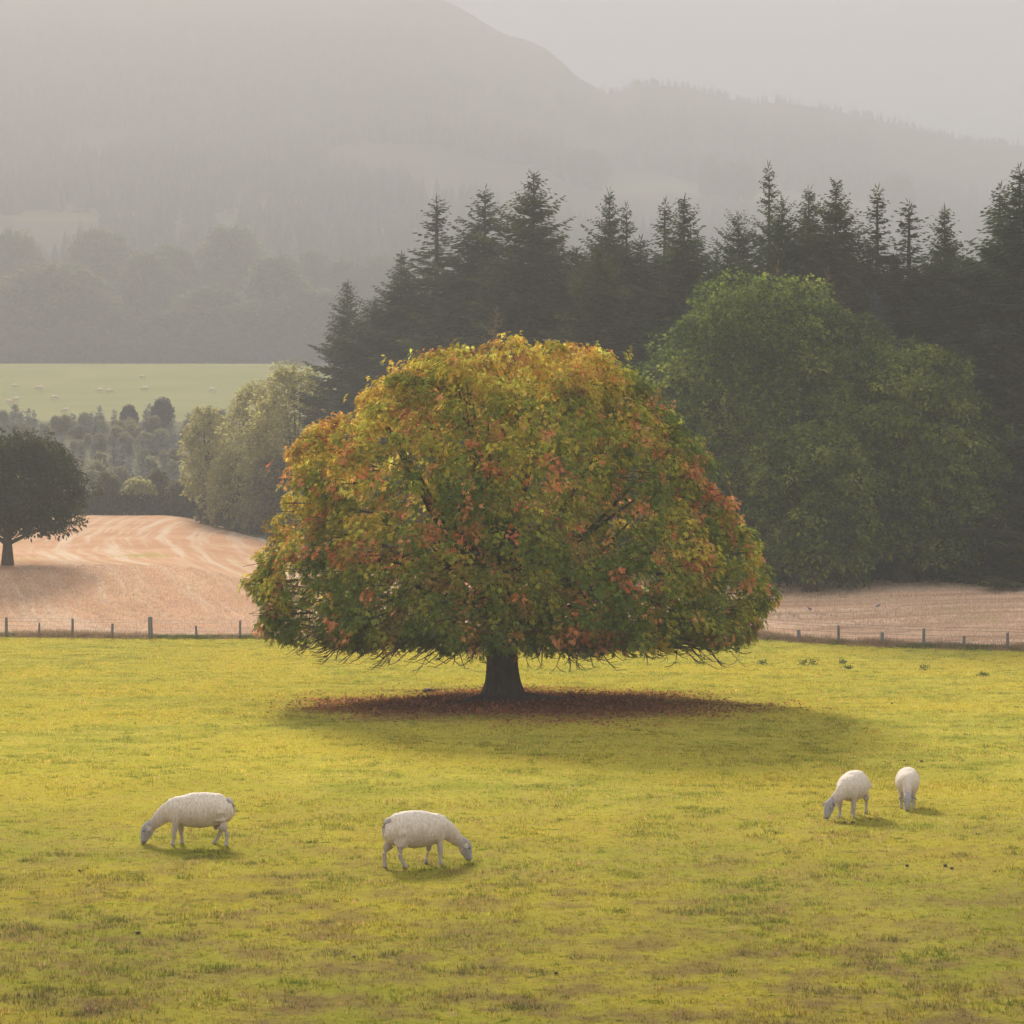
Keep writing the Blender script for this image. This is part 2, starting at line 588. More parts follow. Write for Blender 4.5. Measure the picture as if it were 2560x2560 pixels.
# verge of long grass along the fence
nv = 9000
x = rng.uniform(-34, 31, nv)
y = fence_y(x) + rng.normal(.3, .55, nv)
P = np.stack([x, y, H(x, y)], -1)
cn = fbm(P[:, :2], 2.5, 8)[:, None] + rng.normal(0, .08, (nv, 1))
hg = (.15 + .45 * np.clip(cn[:, 0] - .30, 0, 1)) * rng.uniform(.6, 1.3, nv) * np.exp(-((y - fence_y(x) - .4) / 1.0) ** 2)
hg = np.maximum(hg, .08)
cl = np.where(cn > .5, np.array([[.33, .22, .12]]), np.array([[.13, .14, .035]]))
V, Fc, C = blades(P, 9, hg, .035 + 0 * x, cl, rng, .14 + 0 * x, .35)
link('long_grass', mesh_np('long_grass', V, Fc, M['straw'], C), kind='stuff')

# stubble: cut straw standing in drill rows
ns = 32000
x = rng.uniform(-34, 36, ns)
y = fence_y(x) + 1 + rng.uniform(0, 1, ns) ** 1.2 * 36
y = np.round(y / .42) * .42 + rng.normal(0, .06, ns)
k = (y < stub_end(x) - 1)
x, y = x[k], y[k]
P = np.stack([x, y, H(x, y)], -1)
v = fbm(P[:, :2] * np.array([.25, 1]), 2.5, 31)[:, None]
uu = x - .0014 * (262 - y) ** 2
v = np.where(x[:, None] > -6, v, .25 + .75 * fbm(np.stack([uu * .45, y * .03], -1), 1.0, 35)[:, None])
cl = np.where(x > -6, 1.25, .92)[:, None] * np.array([[.57, .41, .29]]) * (.65 + .75 * v) + rng.normal(0, .02, (len(x), 3))  # extra brightness on the right stands in for missing sun
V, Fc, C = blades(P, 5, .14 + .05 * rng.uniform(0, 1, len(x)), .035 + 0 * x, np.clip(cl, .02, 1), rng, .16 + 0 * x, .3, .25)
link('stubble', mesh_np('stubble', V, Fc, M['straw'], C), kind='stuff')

# ------------------------------------------------------------------ wood: tubes
def tube(pts, rad, sides=5, closed_tip=True):
    pts = np.asarray(pts, float)
    rad = np.asarray(rad, float)
    nP = len(pts)
    T = np.gradient(pts, axis=0)
    T = unit(T)
    ref = np.array([0, 0, 1.0]) if abs(T[0][2]) < .9 else np.array([1.0, 0, 0])
    U = unit(np.cross(T, ref))
    W = np.cross(T, U)
    a = np.linspace(0, 2 * np.pi, sides, endpoint=False)
    V = pts[:, None, :] + rad[:, None, None] * (np.cos(a)[None, :, None] * U[:, None, :] + np.sin(a)[None, :, None] * W[:, None, :])
    V = V.reshape(-1, 3)
    Fc = []
    for i in range(nP - 1):
        for s in range(sides):
            s2 = (s + 1) % sides
            Fc.append((i * sides + s, i * sides + s2, (i + 1) * sides + s2, (i + 1) * sides + s))
    return V, np.array(Fc)

class Bag:
    def __init__(self):
        self.V, self.F, self.C, self.n = [], [], [], 0
    def add(self, V, Fc, C=None):
        self.V.append(V)
        self.F.append(np.asarray(Fc) + self.n)
        if C is not None:
            self.C.append(C)
        self.n += len(V)
    def mesh(self, name, mat, smooth=False):
        return mesh_np(name, np.concatenate(self.V), np.concatenate(self.F), mat, np.concatenate(self.C) if self.C else None, smooth)

def trunk_mesh(name, h, r, top_r, flare, seed, mat, lean=(0, 0), rings=14, sides=16, wob=.12):
    rs = np.random.default_rng(seed)
    ph = rs.uniform(0, 6.28, 6)
    zs = np.linspace(0, 1, rings) ** 1.5 * h
    a = np.linspace(0, 2 * np.pi, sides, endpoint=False)
    V = []
    for z in zs:
        t = z / h
        rr = r + (top_r - r) * t + flare * r * math.exp(-z / (r * .75))
        lob = 1 + wob * (np.sin(3 * a + ph[0]) * .5 + np.sin(5 * a + ph[1]) * .5) * (1 + 1.6 * math.exp(-z / (r * .8)))
        V.append(np.stack([np.cos(a) * rr * lob + lean[0] * t, np.sin(a) * rr * lob + lean[1] * t, z + 0 * a - .12 * (z == 0)], -1))
    V = np.concatenate(V)
    Fc = []
    for i in range(rings - 1):
        for s in range(sides):
            s2 = (s + 1) % sides
            Fc.append((i * sides + s, i * sides + s2, (i + 1) * sides + s2, (i + 1) * sides + s))
    return mesh_np(name, V, Fc, mat, smooth=True)

# ------------------------------------------------------------------ foliage generators
def kites(P, D, Sd, L, W, drop, cols, wpos=.6):
    """leaf-shaped quads: P base, D direction, Sd side vector"""
    dn = np.zeros_like(P)
    dn[:, 2] = -1
    mid = P + D * (L * wpos)[:, None] + dn * (drop * .35 * L)[:, None]
    a = mid + Sd * W[:, None]
    b = mid - Sd * W[:, None]
    t = P + D * L[:, None] + dn * (drop * L)[:, None]
    V = np.stack([P, a, t, b], 1).reshape(-1, 3)
    Fc = np.arange(len(V)).reshape(-1, 4)
    return V, Fc, np.repeat(cols, 4, 0)

def clumps_on(profile, H0, H1, ncl, rs, jitter=.12, noise_s=3.0, seed=0):
    """centres of boughs spread over a body of revolution; profile(h)->radius"""
    hs = np.linspace(H0, H1, 60)
    rr = np.array([profile(h) for h in hs])
    ds = np.sqrt(np.gradient(hs) ** 2 + np.gradient(rr) ** 2) * np.maximum(rr, .1)
    cdf = np.cumsum(ds)
    cdf /= cdf[-1]
    u = (np.arange(ncl) + rs.uniform(0, 1, ncl)) / ncl
    h = np.interp(u, cdf, hs)
    th = np.arange(ncl) * 2.399963 + rs.uniform(-.4, .4, ncl)
    r = np.interp(h, hs, rr)
    return h, th, r

def broadleaf(name, Ht, Rd, bare, seed, ncl, per, leaf, palette, clump=.24, mat='leaf', droop=.35, squash=.8, prof=None, bot=.0, nk=3, inner=.3, trunk_r=None, up=.35):
    """returns (trunk mesh, crown mesh)"""
    rs = np.random.default_rng(seed)
    H0, H1 = bare, Ht
    def profile(h):
        t = (h - H0) / (H1 - H0)
        if prof:
            return Rd * np.interp(t, prof[0], prof[1])
        return Rd * max(0.02, (1 - max(0, (t - .35) / .65) ** 2) ** .55) * (1 if t > .35 else (.72 + .28 * math.sin(t / .35 * math.pi / 2)))
    h, th, r = clumps_on(profile, H0 + clump * Rd * .4, H1 - clump * Rd * .6, ncl, rs)
    nz = fbm(np.stack([np.cos(th) * 3, np.sin(th) * 3, h / Rd * 3], -1), 1.0, seed)
    r = np.maximum(r - clump * Rd * .8, 0) * (.80 + .5 * (nz - .25))
    cen = np.stack([np.cos(th) * r, np.sin(th) * r, h], -1)
    cr = clump * Rd * rs.uniform(.65, 1.25, ncl)
    # inner boughs so that the crown is not hollow
    ni = int(ncl * inner)
    hi, ti, ri = clumps_on(profile, H0 + clump * Rd * .5, H1 - clump * Rd, ni, rs)
    cen = np.concatenate([cen, np.stack([np.cos(ti) * ri * .55, np.sin(ti) * ri * .55, hi * .96 + .02 * Ht], -1)])
    cr = np.concatenate([cr, clump * Rd * 1.2 * np.ones(ni)])
    n_ = len(cen) * per
    d = unit(rs.normal(0, 1, (n_, 3)))
    d[:, 2] = np.abs(d[:, 2]) * .9 - .25 * (rs.uniform(0, 1, n_) < .4)
    d = unit(d)
    C0 = np.repeat(cen, per, 0)
    CR = np.repeat(cr, per)
    lump = .8 + .4 * fbm(C0 + d * 2, .8, seed + 3)
    rad = CR * lump * rs.uniform(.72, 1.0, n_) ** .6
    P = C0 + d * rad[:, None] * np.array([1, 1, squash])
    keep = P[:, 2] > H0 - .12 * (Ht - H0) * (1 + 0 * rad)
    P, d = P[keep], d[keep]
    n_ = len(P)
    pal = np.array(palette)
    cv = fbm(P, Rd * .35, seed + 9) * .7 + rs.uniform(0, .3, n_)
    ci = np.clip(cv * 1.6 - .3, 0, .999) * (len(pal) - 1)
    i0 = ci.astype(int)
    col = pal[i0] + (pal[np.minimum(i0 + 1, len(pal) - 1)] - pal[i0]) * (ci - i0)[:, None]
    B = Bag()
    for kk in range(nk):
        D = unit(d * .7 + rs.normal(0, .6, (n_, 3)) + np.array([0, 0, up - .25]))
        Sd = unit(np.cross(D, d + np.array([0, 0, .55]) + rs.normal(0, .38, (n_, 3))))
        L = leaf * rs.uniform(.6, 1.3, n_)
        B.add(*kites(P + rs.normal(0, leaf * .35, (n_, 3)), D, Sd, L, L * .32, np.full(n_, droop), col * rs.uniform(.8, 1.2, (n_, 1))))
    crown = B.mesh(name + '_crown', M[mat])
    tr = trunk_r or Rd * .075
    T = Bag()
    pz = np.array([-.3, 0, .15 * Ht, .4 * Ht, .7 * Ht])
    V, Fc = tube(np.stack([pz * 0, pz * 0, pz], -1), np.array([1.6, 1.45, 1, .7, .25]) * tr, 9)
    T.add(V, Fc)
    for q in rs.permutation(ncl)[:16]:
        c = cen[q]
        s0 = np.array([0, 0, bare * .7 + (c[2] - bare * .7) * .25])
        mid = s0 * .5 + c * .5 + np.array([0, 0, .04 * Ht])
        V, Fc = tube([s0, mid, c], [tr * .5, tr * .3, tr * .08], 5)
        T.add(V, Fc)
    return T.mesh(name + '_trunk', M['bark'], True), crown

def conifer(name, Ht, Rd, seed, step=.52, nb=8, spray=.68, palette=((.02, .035, .018), (.045, .06, .024)), prof_pow=.66, bare=.03, thin=1.0, droop=.25, dens=1.0, mat='needle'):
    rs = np.random.default_rng(seed)
    B = Bag()
    T = Bag()
    V, Fc = tube(np.array([[0, 0, -.3], [0, 0, Ht * .3], [0, 0, Ht * .7], [0, 0, Ht * .97]]), np.array([.013, .0095, .004, .001]) * Ht, 7)
    T.add(V, Fc)
    pal = np.array(palette)
    Ps, Ds, Ss, Ls, Ws = [], [], [], [], []
    z = Ht * bare + .3
    while z < Ht * .985:
        t = z / Ht
        Rz = Rd * (1 - t) ** prof_pow * (.78 + .22 * min(1, t * 4))
        Rz *= rs.uniform(.72, 1.18) * thin + (1 - thin) * rs.uniform(.3, 1)
        n_b = max(4, int(nb + rs.integers(-1, 2)))
        a0 = rs.uniform(0, 6.28)
        for b in range(n_b):
            a = a0 + b * 6.283 / n_b + rs.normal(0, .22)
            zb_ = z + rs.normal(0, .24)
            L = max(.25, Rz * rs.uniform(.5, 1.12) * (1.25 if rs.uniform() < .12 else 1) * (.45 if rs.uniform() < .12 else 1))
            rise = .55 * max(0, t - .40) * 2.0 - droop * (1 - t) + rs.normal(0, .09)
            dx = np.array([math.cos(a), math.sin(a), 0])
            sx = np.array([-math.sin(a), math.cos(a), 0])
            ns = max(4, int(L / .15 * dens))
            s = np.linspace(.12, 1, ns)
            # sag in the middle, tip lifts
            bz = zb_ + L * (rise * s - .10 * np.sin(s * math.pi) + .12 * s ** 3)
            pts = dx[None, :] * (L * s)[:, None]
            pts[:, 2] = bz
            if L > 1.0:
                V, Fc = tube(np.array([[0, 0, zb_], pts[ns // 2], pts[-1]]), np.array([.03, .018, .005]) * (L / 3 + .3), 3)
                T.add(V, Fc)
            wdt = np.minimum(.36 * L * (1.08 - s) + .26, 1.25) * spray / .62 * min(1, .35 + (1 - t) * 3.0)
            for sg in (-1, 1):
                D = dx[None, :] * .72 + sx[None, :] * sg * .8 + rs.normal(0, .16, (ns, 3))
                D[:, 2] -= .18 * rs.uniform(0, 1.6, ns)
                Ps.append(pts + rs.normal(0, .05, (ns, 3)))
                Ds.append(unit(D))
                Ss.append(unit(np.cross(D, rs.normal(0, .35, (ns, 3)) + np.array([0, 0, 1]))))
                Ls.append(wdt * rs.uniform(.65, 1.25, ns))
                Ws.append(.055 + 0.075 * wdt)
            # hanging and upright tufts that give the spray thickness
            D = dx[None, :] * .6 + rs.normal(0, .5, (ns, 3))
            D[:, 2] = rs.uniform(-.8, .35, ns)
            Ps.append(pts)
            Ds.append(unit(D))
            Ss.append(unit(np.cross(D, sx[None, :] + rs.normal(0, .6, (ns, 3)))))
            Ls.append(wdt * rs.uniform(.45, .9, ns))
            Ws.append(.055 + 0.065 * wdt)
        z += step * rs.uniform(.6, 1.3) * (1.0 if t < .75 else .72)
    # leader
    for q in range(5):
        Ps.append(np.array([[0, 0, Ht * (.95 + .01 * q)]]))
        Ds.append(unit(np.array([[rs.normal(0, .2), rs.normal(0, .2), 1.0]])))
        Ss.append(unit(rs.normal(0, 1, (1, 3)) * np.array([1, 1, .1])))
        Ls.append(np.array([Ht * (.035 if q < 4 else .02)]))
        Ws.append(np.array([.035]))
    P, D, Sd = np.concatenate(Ps), np.concatenate(Ds), np.concatenate(Ss)
    L, W = np.concatenate(Ls), np.concatenate(Ws)
    cv = np.clip(fbm(P, 3.0, seed) * .75 + rs.uniform(0, .35, len(P)) - .1, 0, 1)[:, None]
    col = pal[0] * (1 - cv) + pal[1] * cv
    B.add(*kites(P, D, Sd, L, W, np.full(len(P), .12), col, .45))
    return T.mesh(name + '_trunk', M['bark'], True), B.mesh(name + '_crown', M[mat])

def plant(name, meshes, x, y, rot, scale, label, cat, group=None, sink=0.0):
    e = link(name, None, loc=(x, y, gz(x, y) - sink), rot=(0, 0, rot), scale=scale, label=label, cat=cat, group=group)
    link('trunk', meshes[0], e)
    link('crown', meshes[1], e)
    return e

# ------------------------------------------------------------------ conifer stand
CP = [
    conifer('spruce', 30, 6.4, 11, prof_pow=.8, palette=((.020, .036, .020), (0.137, 0.156, 0.068))),
    conifer('spruce', 30, 5.6, 23, prof_pow=.75, step=.5, palette=((.018, .034, .022), (0.111, 0.140, 0.072))),
    conifer('spruce', 30, 7.4, 37, prof_pow=.85, droop=.34, palette=((.026, .040, .018), (0.163, 0.169, 0.062))),
    conifer('spruce', 30, 5.6, 41, step=.72, nb=5, thin=.5, prof_pow=.85, palette=((.020, .036, .020), (0.117, 0.137, 0.065))),
    conifer('spruce', 30, 5.4, 59, prof_pow=.5, palette=((.016, .030, .018), (0.099, 0.120, 0.055))),
]
def conifer_d(px19):
    return float(np.interp(px19, [600, 655, 830, 1000, 1200, 1400, 1600, 1932, 2200], [240, 232, 205, 186, 171, 160, 150, 143, 138]))

def put_conifer(x19, y19, proto, label, dd=0, group='conifers of the stand behind the chestnut', wide=1.0, name='conifer'):
    d = conifer_d(x19) + dd
    x = (x19 * 1.3251 - 1280) / F * d
    g0 = gz(x, d)
    top = zp(d, y19 * 1.3251)
    s = (top - g0) / 30.0
    wide *= 1.7 if 'spire' not in label else 1.4
    return plant(name, CP[proto], x, d, random.uniform(0, 6.28), (s * wide, s * wide, s), label, 'conifer', group)

random.seed(5)
for a in [
    (655, 528, 0, 'small hazy conifer standing alone at the left end of the stand', 0, 1.0),
    (757, 474, 1, 'ragged conifer just left of the taller open-topped one', -4, 1.1),
    (824, 370, 3, 'open-topped conifer with a wide bough sticking out right, third from left', 0, 1.5),
    (915, 350, 1, 'narrow dense conifer between the open-topped one and the broadest one', 0, 1.1),
    (1007, 324, 2, 'broadest and tallest conifer above the left half of the orange tree', 0, 1.05),
    (1128, 462, 2, 'shorter drooping conifer in front, above the right half of the orange tree', -14, 1.0),
    (1150, 354, 1, 'conifer with thin spire right of the broadest one, taller of a close pair', 2, .9),
    (1182, 383, 3, 'conifer with thin spire, shorter right-hand one of a close pair', 4, 1.1),
    (1254, 375, 3, 'slim conifer touching its right neighbour over the green tree left shoulder', 3, 1.1),
    (1290, 368, 0, 'full conifer with drooping right side over the green tree left shoulder', -2, .95),
    (1352, 452, 3, 'small thin spire in the gap left of the blunt-topped conifer', 6, 1.0),
    (1393, 400, 4, 'blunt broken-topped conifer left of the tallest thin spire', 0, .8),
    (1451, 307, 3, 'tallest thin spire with bare gaps between its boughs', 0, 1.0),
    (1476, 372, 4, 'dark conifer hugging the right side of the tallest thin spire', -3, .7),
    (1526, 350, 1, 'brown-tinged conifer on the left flank of a dense pointed one', 1, .9),
    (1577, 337, 2, 'dense pointed conifer above the top of the round green tree', -1, .9),
    (1655, 350, 3, 'thin conifer with tiered boughs, sky on both sides of its top', 0, 1.1),
    (1715, 377, 3, 'sparse brownish conifer right of the thin tiered one', 0, 1.4),
    (1782, 388, 0, 'broad cone-shaped conifer in the gap before the dark right edge', 0, .85),
    (1886, 346, 3, 'slender conifer top leaning on the dark tree at the right edge', -2, 1.3),
    (1924, 310, 1, 'tallest dark conifer at the right edge of the photo', -6, 1.1),
    (1955, 350, 4, 'dark conifer cut off by the right edge of the photo', -4, 1.0),
]:
    x19, y19, pr, lab, dd, wd = a
    put_conifer(x19, y19, pr, lab, dd, wide=wd)
# filler trees that close the stand: low ones in front, lower ones behind
for i in range(38):
    x19 = 705 + i * 34 + random.uniform(-10, 10)
    put_conifer(x19, random.uniform(440, 510) + (110 if x19 < 760 else 40 if x19 < 860 else 0), random.choice([0, 1, 2, 4]), 'dark conifer lost in the close mass below the skyline spires', random.uniform(-6, 6),
                group='conifers in the close mass below the skyline spires', wide=1.6)
for i in range(16):
    x19 = 1660 + i * 26 + random.uniform(-8, 8)
    put_conifer(x19, random.uniform(560, 700), random.choice([0, 2, 4]), 'low dark conifer at the right, filling the wood edge above the stubble', random.uniform(-3, 2) if x19 < 1860 else random.uniform(-9, -5),
                group='low dark conifers along the wood edge', wide=1.5)
# a bare grey larch, a golden one and a blue spruce poking out above the round green trees
LARCH = conifer('larch', 30, 6.0, 71, step=1.1, nb=5, spray=.5, dens=.8, thin=.5, palette=((.16, .11, .045), (.26, .18, .08)), droop=.0)
BLUE = conifer('blue_spruce', 30, 6.0, 77, step=.7, palette=((.07, .095, .10), (.12, .15, .155)))
CP += [LARCH, BLUE]
put_conifer(1468, 492, 5, 'golden larch crown poking out behind the round green tree', -7, wide=.7, name='larch')
put_conifer(1562, 505, 5, 'pale grey-gold larch beside the golden one behind the green tree', -7, wide=.8, name='larch')
put_conifer(1648, 545, 6, 'small blue-grey spruce tip behind the round green tree', -8, wide=.6, name='blue_spruce')
put_conifer(938, 578, 5, 'pale feathery conifer just above the left top of the orange tree', -22, wide=.8, name='larch')

# ------------------------------------------------------------------ round green trees in front of the stand
GREEN = ((.018, .036, .010), (.060, .092, .018), (.155, .190, .032), (.31, .32, .055))
def put_broad(name, x19, top19, half19, d, seed, label, cat='tree', group=None, pal=GREEN, ncl=150, per=60, leaf=.29, bare=.8, **kw):
    x = (x19 * 1.3251 - 1280) / F * d
    Ht = zp(d, top19 * 1.3251) - gz(x, d)
    Rd = half19 * 1.3251 / F * d
    ms = broadleaf(name, Ht, Rd, bare, seed, ncl, per, leaf, pal, **kw)
    return plant(name, ms, x, d, 0, 1, label, cat, group)

gg = 'green broadleaved trees in front of the conifer stand'
put_broad('sweet_chestnut', 1432, 526, 268, 140, 101, 'largest round-headed green tree right behind the orange one', group=gg, ncl=170, per=135, clump=.22, bare=.6, nk=3)
put_broad('sweet_chestnut', 1705, 650, 208, 133, 103, 'lower round green tree right of the largest green one', group=gg, ncl=130, per=135, clump=.22, bare=.6, nk=3)
put_broad('sweet_chestnut', 1600, 585, 150, 139, 105, 'green tree whose crown fills the gap between the two round ones', group=gg, ncl=110, per=85, clump=.22, bare=.6)
put_broad('sweet_chestnut', 1530, 800, 150, 128, 107, 'small dark green tree at the wood edge below the largest green crown', group=gg, ncl=110, per=70, clump=.2, bare=.3)
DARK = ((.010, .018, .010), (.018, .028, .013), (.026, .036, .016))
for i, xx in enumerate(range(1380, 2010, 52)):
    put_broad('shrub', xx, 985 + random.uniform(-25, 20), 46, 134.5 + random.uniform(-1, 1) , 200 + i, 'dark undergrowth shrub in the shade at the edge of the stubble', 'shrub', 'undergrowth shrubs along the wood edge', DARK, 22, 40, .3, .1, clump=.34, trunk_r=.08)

# ------------------------------------------------------------------ dark tree on the stubble at the left
OAK = ((.026, .032, .018), (.045, .052, .026), (.085, .075, .036))
x19, d = 14, 156.0
x = (x19 * 1.3251 - 1280) / F * d
Ht = zp(d, 818 * 1.3251) - gz(x, d)
ms = broadleaf('field_tree', Ht, 170 * 1.3251 / F * d, Ht * .17, 301, 95, 85, .27, OAK, clump=.24, inner=.5, trunk_r=.33, prof=([0, .12, .4, .62, .85, 1], [.45, .75, 1, .96, .66, .05]))
plant('field_tree', ms, x, d, 0, 1, 'dark round tree alone on the stubble at the left edge', 'tree')

# ------------------------------------------------------------------ pale trees, hedge, plantation on the left
ASH = ((.22, .21, .08), (.34, .31, .11), (.48, .42, .15))  # leaf tones raised to paint in mist the haze box lacks
gl = 'pale yellowing trees at the far corner of the stubble'
put_broad('ash_tree', 556, 685, 98, 238, 401, 'tall pale yellow tree against the left flank of the conifers', group=gl, pal=ASH, ncl=120, per=40, leaf=.42, bare=.5, clump=.24)
put_broad('ash_tree', 478, 715, 74, 250, 402, 'pale tree with thin curved twigs left of the tall pale yellow one', group=gl, pal=ASH, ncl=80, per=34, leaf=.42, bare=.5, clump=.26)
put_broad('ash_tree', 392, 765, 54, 258, 403, 'slender pale yellow tree with a visible stem at the field corner', group=gl, pal=ASH, ncl=60, per=34, leaf=.42, bare=2.2, clump=.28, trunk_r=.3)
put_broad('ash_tree', 600, 800, 60, 228, 404, 'brownish tree low between the pale yellow one and the orange tree', group=gl, pal=((.13, .125, .06), (.20, .18, .08)), ncl=80, per=40, leaf=.4, bare=.3, clump=.26)
put_broad('ash_tree', 450, 850, 66, 246, 405, 'short bushy pale tree at the field corner below the taller ones', group=gl, pal=ASH, ncl=60, per=36, leaf=.4, bare=.3, clump=.28)
put_broad('ash_tree', 525, 860, 72, 236, 406, 'bushy olive tree overhanging the curved field edge', group=gl, pal=((.15, .15, .07), (.24, .22, .09)), ncl=70, per=36, leaf=.4, bare=.2, clump=.28)
gsx = 'shrubs along the far stubble hedge'
SH = ((.08, .09, .045), (.14, .14, .06))
for i, (xx, yy, hw, d, lb) in enumerate([
    (204, 890, 24, 268, 'dark round shrub next to the dark field tree crown'),
    (262, 905, 34, 268, 'yellow-green shrub in the middle of the far hedge'),
    (300, 885, 26, 272, 'brownish shrub right of the yellow-green hedge shrub'),
    (340, 910, 28, 266, 'small pale shrub near the slender tree stem'),
    (400, 935, 28, 252, 'dark shrub wrapped around the slender tree stem'),
    (440, 950, 30, 246, 'low dark shrub at the corner where the field edge turns'),
    (490, 965, 34, 238, 'low brown shrub on the curved edge of the field'),
    (560, 985, 50, 226, 'dark shrub on the curved edge just left of the orange tree')]):
    put_broad('shrub', xx, yy, hw, d, 420 + i, lb, 'shrub', gsx, SH if i != 1 else ASH, 26, 34, .45, .1, clump=.36, trunk_r=.08)
# bramble hedge
Bh = Bag()
rs = np.random.default_rng(77)
nh = 9000
hx = rs.uniform(-55, -43.0, nh)
hx = -62 + 23.5 * rs.uniform(0, 1, nh)
hy = 266 + rs.normal(0, 1.1, nh)
hh = 2.1 + 1.2 * fbm(np.stack([hx, hy * 0], -1), 4, 6)
hzz = H(hx, hy) + hh * rs.uniform(0, 1, nh) ** .6 * np.exp(-((hy - 266) / 2.0) ** 2)
P = np.stack([hx, hy, hzz], -1)
D = unit(rs.normal(0, 1, (nh, 3)) + np.array([.2, 0, .3]))
Sd = unit(np.cross(D, rs.normal(0, 1, (nh, 3))))
cc = np.array([[.03, .036, .016]]) * rs.uniform(.6, 1.8, (nh, 1))
Bh.add(*kites(P, D, Sd, rs.uniform(.3, .7, nh), np.full(nh, .13), np.full(nh, .4), cc))
link('hedge', Bh.mesh('hedge', M['leaf']), label='long low dark bramble hedge closing the top of the left stubble', cat='hedge')

# young plantation
CPL = [conifer('young_spruce', 5, 2.3, 501 + i, step=.42, nb=5, spray=.8, dens=.55, palette=((.13, .15, .14), (.21, .23, .20))) for i in range(3)]
BPL = [broadleaf('sapling', 4.5, 1.7, .2, 520 + i, 16, 26, .55, ((.14, .15, .09), (.26, .24, .12)), clump=.42, trunk_r=.08) for i in range(2)]
pts_ = []
tries = 0
random.seed(9)
while len(pts_) < 290 and tries < 9000:
    tries += 1
    d = random.uniform(285, 412)
    px = random.uniform(-60, 720)
    x = (px - 1280) / F * d
    if all((x - a) ** 2 + (d - b) ** 2 > 2.6 ** 2 for a, b in pts_):
        pts_.append((x, d))
for i, (x, d) in enumerate(pts_):
    if random.random() < .6:
        plant('young_conifer', random.choice(CPL), x, d, random.uniform(0, 6), random.uniform(.45, .85) * (1.25 if random.random() < .1 else 1), 'young conifer of the hazy plantation below the far pasture', 'conifer', 'young conifers in the plantation')
    else:
        plant('sapling', random.choice(BPL), x, d, random.uniform(0, 6), random.uniform(.4, .75), 'bushy young broadleaf among the conifers of the hazy plantation', 'tree', 'young broadleaved trees in the plantation')
BIG = broadleaf('plantation_tree', 8, 3.2, .4, 540, 40, 30, .6, ((.04, .045, .04), (.07, .075, .055)), clump=.3, trunk_r=.2)
for (x19, y19, d, sc, lb) in ((307, 752, 405, 1.0, 'larger dark bush at the top edge of the plantation'), (243, 765, 405, .8, 'smaller round bush left of the larger dark one at the plantation top'), (455, 765, 408, .8, 'faint round bush beside the pale trees at the plantation top')):
    x = (x19 * 1.3251 - 1280) / F * d
    Ht = zp(d, y19 * 1.3251) - gz(x, d)
    plant('plantation_tree', BIG, x, d, 0, Ht / 8, lb, 'tree')

# ------------------------------------------------------------------ far woods
FAR = [broadleaf('far_tree', 24, 10, 1.0, 601 + i, 70, 40, 1.15, ((.08, .088, .05), (.15, .16, .075), (.24, .225, .10)), clump=.24, trunk_r=.5) for i in range(4)]  # crown palette lightened to imitate mist over the wood
def put_far(x19, top19, half19, d, label, group='broadleaved trees of the hazy wood behind the far pasture'):
    d = 848 + (d - 606) * 1.7 if d < 800 else 1750
    x = (x19 * 1.3251 - 1280) / F * d
    Ht = zp(d, top19 * 1.3251) - gz(x, d)
    Rd = half19 * 1.3251 / F * d
    plant('far_tree', random.choice(FAR), x, d, random.uniform(0, 6), (Rd / 10, Rd / 10, Ht / 24), label, 'tree', group)
for a in [(28, 436, 62, 670, 'tall round tree of the hazy wood at the left edge'),
          (185, 432, 75, 690, 'tall broad round crown near the left of the hazy wood'),
          (435, 426, 72, 700, 'highest broad crown in the middle of the hazy wood'),
          (325, 462, 60, 680, 'crown between the two highest ones of the hazy wood'),
          (275, 478, 62, 655, 'rounded tree in the second row of the hazy wood'),
          (100, 500, 125, 625, 'big nearest tree at the left of the hazy wood'),
          (520, 484, 68, 640, 'paler tall tree in the hazy wood, right of the middle'),
          (590, 470, 42, 690, 'small crown on the hazy wood skyline left of the conifers'),
          (650, 490, 50, 680, 'crown at the right of the hazy wood near the first conifer'),
          (715, 482, 46, 690, 'crown half hidden by the first conifers at the end of the hazy wood'),
          (400, 545, 90, 628, 'broad low tree in the front row of the hazy wood'),
          (210, 580, 60, 620, 'lower front tree just right of the big nearest one'),
          (330, 585, 70, 618, 'low front tree in the middle of the hazy wood'),
          (470, 570, 70, 617, 'low front tree under the paler tall one'),
          (590, 545, 80, 622, 'front tree at the right end of the hazy wood')]:
    put_far(*a)
for i in range(22):
    put_far(-20 + i * 36, random.uniform(610, 650), 36, 606 + random.uniform(-3, 3), 'low hedge-like tree at the foot of the hazy wood', 'low trees along the foot of the hazy wood')
for a in [(990, 265, 38, 880, 'faint tree on the hazy hillside above the broadest conifer'), (1105, 283, 48, 880, 'faint broad tree on the hazy hillside left of the green tree'),
          (1338, 294, 22, 870, 'small faint tree on the hillside left of the tallest thin spire'), (1390, 305, 42, 870, 'faint round tree on the hillside right behind the thin spire'),
          (870, 290, 40, 880, 'faint tree on the hillside above the narrow dense conifer'), (1690, 330, 40, 860, 'faint tree on the hillside right of the thin tiered conifer')]:
    put_far(a[0], a[1], a[2], a[3], a[4], 'lone trees on the hazy hillside')

